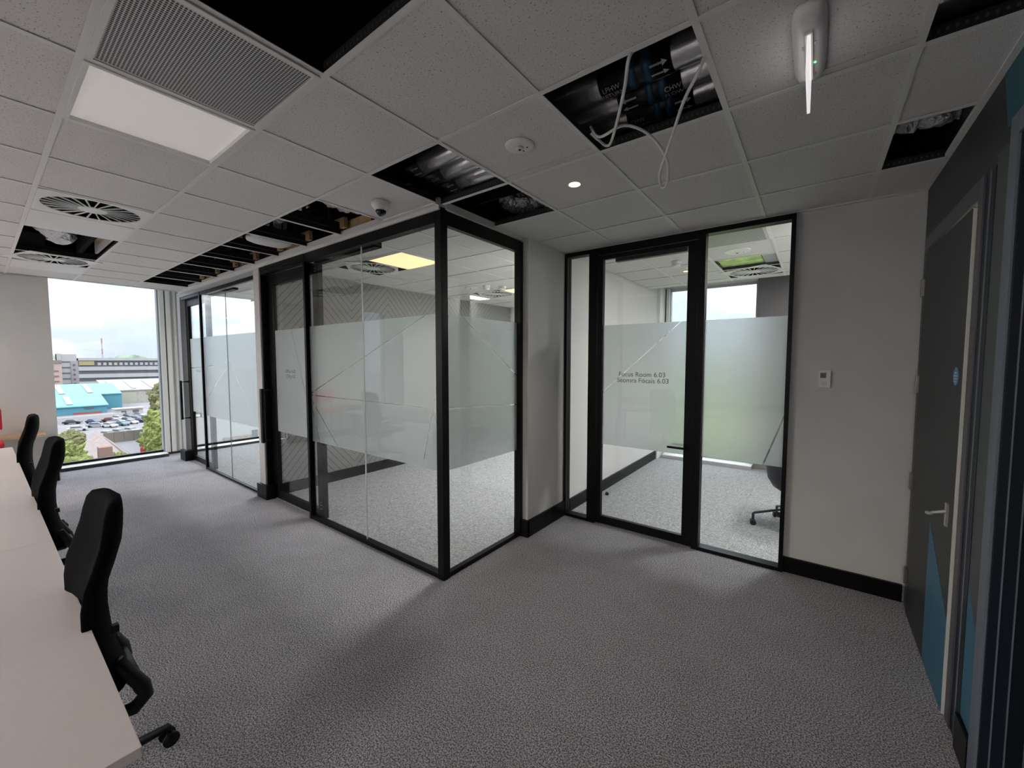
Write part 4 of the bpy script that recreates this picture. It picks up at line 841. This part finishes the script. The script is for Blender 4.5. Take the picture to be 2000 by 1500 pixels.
# teal warehouse, two bays; long axis along local y
t = bld('warehouse', 'long teal metal warehouse with rooflight strips beyond the car park', loc=(-222, 6, GZ))
MB().box(-16, 0, -60, 23, 0, 3.4).build('wall', mt_tealw, t); pass
MB().prism([(0.6, -60, 3.2), (-15, -60, 6.6), (-15, -60, 6.3), (0.6, -60, 2.9)], (0, 83.5, 0)).build('roof', mt_teal, t)
MB().box(-36, -16, -60, 30, 0, 6.5).build('wall', mt_tealw, t)
MB().prism([(-15.5, -60, 6.6), (-36, -60, 10.2), (-36, -60, 9.8), (-15.5, -60, 6.2)], (0, 90, 0)).build('roof', mt_teal, t)
for k, yy in enumerate((-3, 4.5, 12.5)): MB().prism([(-1.5, yy, 3.8), (-13, yy, 6.25), (-13, yy+1.7, 6.25), (-1.5, yy+1.7, 3.8)], (0, 0, 0.15)).build('rooflight', mt_sky, t)
for k, yy in enumerate((-5, 3.5, 12, 20)): MB().prism([(-17.5, yy, 7.1), (-33, yy, 9.8), (-33, yy+1.7, 9.8), (-17.5, yy+1.7, 7.1)], (0, 0, 0.15)).build('rooflight', mt_sky, t)
MB().box(0.0, 0.3, 14, 21.5, 0, 0.7).build('loading_door', mat('red_door', (0.5, 0.12, 0.1), 0.7), t); MB().box(0, 0.3, 17, 19.5, 2.0, 3.2).build('side_window', mt_win, t)
t = bld('warehouse', 'cream walled warehouse with grey sheet roof right of the teal one', loc=(-262, 36, GZ))
B(-28, 0, 0, 40, 0, 6.5).build('wall', mt_cream, t); MB().prism([(0.5, -1, 6.4), (-28, -1, 10.6), (-28, -1, 10.2), (0.5, -1, 6.0)], (0, 30, 0)).build('roof', mt_grey, t); MB().prism([(3, 29.5, 5.0), (-20, 29.5, 9.4), (-20, 29.5, 9.0), (3, 29.5, 4.6)], (0, 14, 0)).build('roof', mat('lilac_roof', (0.52, 0.50, 0.56), 0.7), t)
for yy in (3.5, 13.5, 20.5): B(0, 0.3, yy, yy+5.5, 0, 5.2).build('big_door', mat('pale_door', (0.60, 0.58, 0.46), 0.8), t)
for yy in (1.5, 8, 15, 24): MB().prism([(-2, yy, 6.9), (-24, yy, 10.1), (-24, yy+1.4, 10.1), (-2, yy+1.4, 6.9)], (0, 0, 0.15)).build('rooflight', mt_sky, t)
# long banded office / car park block
t = bld('office_block', 'long low building with horizontal pale and dark bands on the skyline', loc=(-478, 46, GZ))
B(-20, 0, 3, 75, 0, 22).build('wall', mt_win, t)
for z0, z1 in ((0, 3.0), (6.0, 9.2), (12.0, 15.2)): B(0, 1.2, 3, 75, z0, z1).build('parapet_band', mt_conc, t)
B(-20, 1.5, 3, 75, 20.3, 22.4).build('roof', mt_conc, t); B(0, 1.0, 3.4, 12, 16.5, 20.0).build('sign_panel', mat('ochre_panel', (0.55, 0.45, 0.22), 0.7), t)
for k in range(18): B(0, 0.8, 14+k*3.3, 15.9+k*3.3, 16.4+0.0, 18.6).build('upper_window', mt_conc, t)
t = bld('tower', 'grey stair tower with dark floor slots left of the banded building', loc=(-424, 33, GZ))
B(-6, 0, 0, 9.6, 0, 24.8).build('shaft', mt_conc, t); B(-6, 0.4, 0, 2.2, 0, 25.2).build('pier', mt_conc, t); B(-6, 0.8, 6.6, 9.9, 0, 20.0).build('pier', mat('pinkish_grey', (0.46, 0.42, 0.43), 0.8), t)
for k in range(5): B(0, 0.3, 2.3, 6.2, 3.0+k*4.0, 3.8+k*4.0).build('floor_slot', mt_win, t); B(0.8, 1.1, 7.6, 8.6, 3.0+k*3.4, 4.2+k*3.4).build('floor_window', mt_win, t)
t = bld('apartment_block', 'pink rendered block at the left edge of the window', loc=(-404, 14, GZ))
B(-14, 0, 0, 19.5, 0, 19.5).build('wall', mt_pink, t); B(-14, 0.6, 0, 19.5, 18.6, 20.6).build('roof', mt_slate, t)
for z in (6, 9.5, 13): B(0, 0.4, 8, 18, z, z+0.8).build('balcony', mt_brick, t)
for yy in (10, 14): B(0, 0.3, yy, yy+1.8, 15.3, 17.2).build('upper_window', mt_win, t)
t = thing('radio_mast', 'slender red and white radio mast on the horizon', 'mast', (-1188, 159, GZ))
for k in range(6): B(-0.9, 0.9, -0.9, 0.9, k*11, (k+1)*11).build('mast_section', mat('mast_%d' % (k % 2), (0.6, 0.3, 0.3) if k % 2 else (0.6, 0.6, 0.65), 0.7), t)
# skyline of low hills, trees and houses
random.seed(3)
hl = MB()
for k in range(26): hl.ico((-1250+random.uniform(-60, 60), -60+k*18, GZ+2), random.uniform(22, 34), 2, 0.25, 1.2, (1.2, 1.3, 0.8 if k % 3 else 0.95))
struct(hl.build('hills', mat('distant_green', (0.26, 0.33, 0.24), 0.9, noise_=(0.05, 0.7, 1.4)), None, True), 'low wooded hills on the horizon', 'hills')
for k in range(22):
    yy = random.uniform(15, 165); xx = -820-random.uniform(0, 180); h_ = random.uniform(13, 20); wd = random.uniform(6, 13)
    t = bld('house', 'small distant house among trees on the skyline', loc=(xx, yy, GZ), group='distant houses on the skyline')
    B(-4, 4, -wd/2, wd/2, 0, h_).build('wall', random.choice((mt_white, mt_cream, mt_pink)), t); MB().prism([(4.5, -wd/2, h_), (-4.5, -wd/2, h_), (0, -wd/2, h_+3)], (0, wd, 0)).build('roof', random.choice((mt_slate, mt_grey, mt_brick)), t)
def tree(lab, loc, R, h_, m, group=None, nb=7, sub=3, z0=0.35):
    t = thing('tree', lab, 'tree', loc, 0, group); MB().tube([(0, 0, 0), (0.1, 0.1, h_*0.5)], [R*0.1, R*0.05], 8).build('trunk', mt_brick, t)
    b = MB()
    for k in range(nb):
        a = random.uniform(0, 2*PI); q = random.uniform(0.15, 0.6)*R
        b.ico((q*math.cos(a), q*math.sin(a), h_*random.uniform(z0, 0.85)), R*random.uniform(0.45, 0.7), sub, 0.7, 3.0)
    b.build('crown', m, t); return t
for k in range(9):
    tree('round tree in the belt behind the warehouses', (-560-random.uniform(0, 120), 70+k*9, GZ), 7, 14, random.choice((mt_tree, mt_olive)), 'trees behind the banded building', 4, 2)
tree('big yellow green tree right of the car park', (-134, 30.6, GZ), 6.0, 14.5, mt_olive, None, 34, 4, 0.12); tree('bushy green tree below the car park at the right of the window', (-113, 23.6, GZ), 4.2, 8.0, mt_tree2, None, 26, 4, 0.1); tree('dark green shrubby tree behind the red van', (-124, 26.6, GZ), 3.6, 8.0, mt_tree2, None, 18, 4, 0.1)
tree('green tree at the bottom left of the window', (-77, 3.6, GZ), 3.0, 10.2, mt_tree2, None, 20, 4, 0.5); tree('lighter green tree in front of the slate roof', (-71, 5.9, GZ), 1.9, 8.9, mt_tree2, None, 18, 4, 0.5); tree('small olive tree left of the slate roof', (-128, 10.9, GZ), 2.2, 4.6, mt_olive, None, 10)
# car park
def make_car():
    r = thing('car', '', 'car'); b = MB()
    prof = [(-2.15, 0.35), (-2.2, 0.75), (-2.0, 0.92), (-1.2, 1.0), (1.35, 0.98), (2.0, 0.82), (2.15, 0.6), (2.12, 0.35)]
    b.prism([(x, -0.85, z) for x, z in prof], (0, 1.7, 0)); b.build('body', None or mt_white, r)
    c = MB(); lo = [(-1.55, 1.0), (1.15, 0.98), (0.45, 1.42), (-1.15, 1.45)]; c.prism([(x, -0.74, z) for x, z in lo], (0, 1.48, 0)); c.build('window_band', mt_win, r)
    B(-1.05, 0.35, -0.68, 0.68, 1.42, 1.49, bev=0.03).build('roof', mt_white, r)
    for x in (-1.35, 1.35):
        for y in (-0.82, 0.82): MB().lathe([(0.33, -0.1), (0.33, 0.1)], (x, y, 0.33), 14, 'Y').build('wheel', M['plastic'], r)
    return r
cols = {'white': (0.72, 0.72, 0.72), 'silver': (0.42, 0.44, 0.47), 'dark grey': (0.07, 0.08, 0.10), 'navy blue': (0.04, 0.06, 0.20), 'teal grey': (0.12, 0.22, 0.26), 'dark red': (0.25, 0.05, 0.05)}
cm = {k: mat('car_paint_'+k.replace(' ', '_'), v, 0.25) for k, v in cols.items()}
car0 = make_car(); used = [False]
cl_ = [(-183.1, 11.3, 0.1, 'white', 'white car cut by the left edge of the window'), (-170.3, 15.6, 1.45, 'white', 'long white car parked alone on the left of the car park'), (-190.5, 16.6, 1.2, 'dark grey', 'dark grey car by the low white wall, first from the left'),
 (-187.0, 21.0, 0.5, 'navy blue', 'navy blue car next to the dark grey one by the white wall'), (-176, 20.2, 1.2, 'silver', 'silver car behind the big white one'), (-172, 22.6, 0.5, 'white', 'white car in the middle of the front rows'), (-173.5, 25.6, 0.4, 'teal grey', 'teal grey car facing the camera in the middle rows'),
 (-176.2, 28.2, 0.4, 'white', 'white car right of the teal grey car'), (-178.3, 30.9, 0.5, 'navy blue', 'bright navy car at the right of the middle rows'), (-188, 25.0, 1.3, 'dark red', 'dark red car in the back row'), (-192, 27.6, 0.5, 'white', 'white car in the back row centre'),
 (-195.5, 30.6, 0.5, 'dark grey', 'dark car in the back row before the cabin'), (-198, 34.2, 0.5, 'silver', 'silver car beside the white cabin'), (-187, 33.4, 0.5, 'white', 'white car at the right end of the back row'), (-151.9, 19.4, 0.5, 'white', 'white car in the nearest row, leftmost'),
 (-153.6, 21.9, 0.5, 'silver', 'silver car in the nearest row, middle'), (-154.8, 24.5, 0.4, 'white', 'white car in the nearest row, rightmost'), (-178.5, 34.6, 0.6, 'teal grey', 'teal grey car half behind the big tree'), (-184, 28.6, 0.5, 'dark grey', 'dark grey car between the middle and back rows'),
 (-185, 31.2, 0.6, 'silver', 'silver car behind the navy one'), (-181, 25.6, 0.9, 'white', 'white car between the silver and dark red cars')]
for x, y, a, c, lab in cl_:
    if not used[0]: o = car0; used[0] = True; o.location = (x, y, GZ); o.rotation_euler = (0, 0, a)
    else: o = dup(car0, (x, y, GZ), a)
    o['label'] = lab; o['group'] = 'parked cars'
    for chd in o.children:
        if chd.name.split('.')[0] in ('body', 'roof'):
            chd.data = chd.data.copy(); chd.data.materials.clear(); chd.data.materials.append(cm[c])
tag(MB().prism([(-193, 8, GZ), (-196, 30, GZ), (-196.5, 30, GZ), (-193.5, 8, GZ)], (0, 0, 1.9)).build('boundary_wall', mt_white), 'low white wall between the warehouse and the car park', 'wall')
t = thing('site_cabin', 'small white cabin with flat roof at the back of the car park', 'cabin', (-204, 32.5, GZ)); B(-2, 2, -4, 3.5, 0, 2.6).build('wall', mt_white, t); B(-2.4, 2.5, -4.5, 4, 2.6, 2.9).build('roof', mt_cream, t); B(2, 2.1, -2.5, -1.2, 1.0, 2.0).build('side_window', mt_win, t); B(2, 2.1, 0.6, 2.3, 1.2, 2.1).build('side_window', mt_win, t)
t = thing('retaining_wall', 'brown concrete wall of tall panels in front of the nearest cars', 'wall', (-139.5, 16.8, GZ))
for k in range(4): MB().box(0, 0.5, k*1.85, k*1.85+1.8, 0, 2.6).build('panel', mat('panel_%d' % k, (0.34-0.02*k, 0.27, 0.22), 0.85), t)
# slate roofed house in the foreground
t = bld('house', 'slate roofed house with ivy and a brick chimney below the window', loc=(-96, 8.5, GZ), rz=0.0)
B(-9, 9, -2.6, 4.6, 0, 4.6).build('wall', mt_brick, t)
MB().prism([(13, -4.4, 3.7), (13, 5.6, 3.7), (-12, 3.2, 7.0)], (0, 0, 0.3)).build('roof', mt_slate, t); MB().prism([(13, 5.6, 3.7), (16, 5.0, 3.7), (4, 6.3, 3.4), (-12, 3.2, 7.0)], (0, 0, 0.25)).build('roof', mat('slate_roof_side', (0.24, 0.22, 0.21), 0.8), t)
B(20, 21.4, -0.6, 0.7, 0, 9.0).build('chimney', mt_brick, t)
b = MB()
for k in range(34):
    u = random.uniform(0, 1); b.ico((12+u*5, -1.5+u*6.0+random.uniform(-0.9, 0.9), 3.9+(1-abs(2*u-1.2))*2.2+random.uniform(-0.5, 0.4)), random.uniform(0.5, 0.95), 3, 0.7, 3.0)
b.build('ivy', mt_tree2, t)['label'] = 'bright green ivy over the roof'
t = thing('van', 'red van half hidden at the foot of the window', 'van', (-113, 21.2, GZ), 1.3); B(-2.3, 2.3, -0.95, 0.95, 0.4, 2.1, bev=0.15).build('body', mat('van_red', (0.6, 0.05, 0.03), 0.4), t); B(-2.32, -1.4, -0.8, 0.8, 1.3, 1.9).build('windscreen', mt_win, t)
for x in (-1.5, 1.5): MB().lathe([(0.38, -0.98), (0.38, 0.98)], (x, 0, 0.38), 12, 'Y').build('wheels', M['plastic'], t)
# white house and stone wall seen through the far office
t = bld('house', 'white rendered house seen low through the far office glass', loc=(-56.5, 16.2, GZ), rz=0.0)
B(-3, 0, -1.2, 4.6, 0, 14.6).build('wall', mt_white, t); pass
B(0, 0.15, 3.3, 3.9, 10.2, 11.7).build('side_window', mt_win, t); MB().tube([(0.2, 4.3, 10.9), (0.2, 4.35, 12.3)], 0.07, 8).build('drainpipe', mt_white, t); B(-3, 0.12, -2.1, -1.2, 0, 14.0).build('wall', mt_cream, t)
B(0, 0.5, 0.1, 3.1, 9.0, 11.2).build('lean_to', mat('rubble_stone', (0.36, 0.32, 0.26), 0.9, noise_=(3, 0.7, 1.2)), t)
t = bld('house', 'brown tiled old roof seen through the far office door', loc=(-60.5, 15.1, GZ)); B(-4, 0, -0.85, 0.8, 0, 15.5).build('wall', mat('old_tiles', (0.36, 0.28, 0.23), 0.85, noise_=(2, 0.7, 1.25)), t); B(-4.2, 0.1, -0.86, 0.8, 15.5, 15.9).build('roof', mt_slate, t)
t = bld('house', 'low brick house beyond the white one', loc=(-62, 22.2, GZ)); B(-3, 0, -1.5, 3, 0, 12.0).build('wall', mat('sandy_brick', (0.52, 0.40, 0.30), 0.85), t); MB().prism([(0.4, -1.7, 12), (-3.4, -1.7, 12), (-1.5, -1.7, 13)], (0, 5, 0)).build('roof', mt_slate, t)
# meadow and tree line to the north
struct(B(-160, 160, 30, 400, GZ, GZ+0.3).build('meadow', mat('bright_grass', (0.27, 0.34, 0.11), 0.9, noise_=(0.08, 0.85, 1.15, 5))), 'bright green meadow north of the building', 'grass')
for k in range(16):
    tree('broad tree along the far edge of the meadow', (-120+k*9+random.uniform(-3, 3), 260+random.uniform(-15, 15), GZ), 9, 16, random.choice((mt_tree, mt_tree2)), 'trees along the meadow', 4, 2)
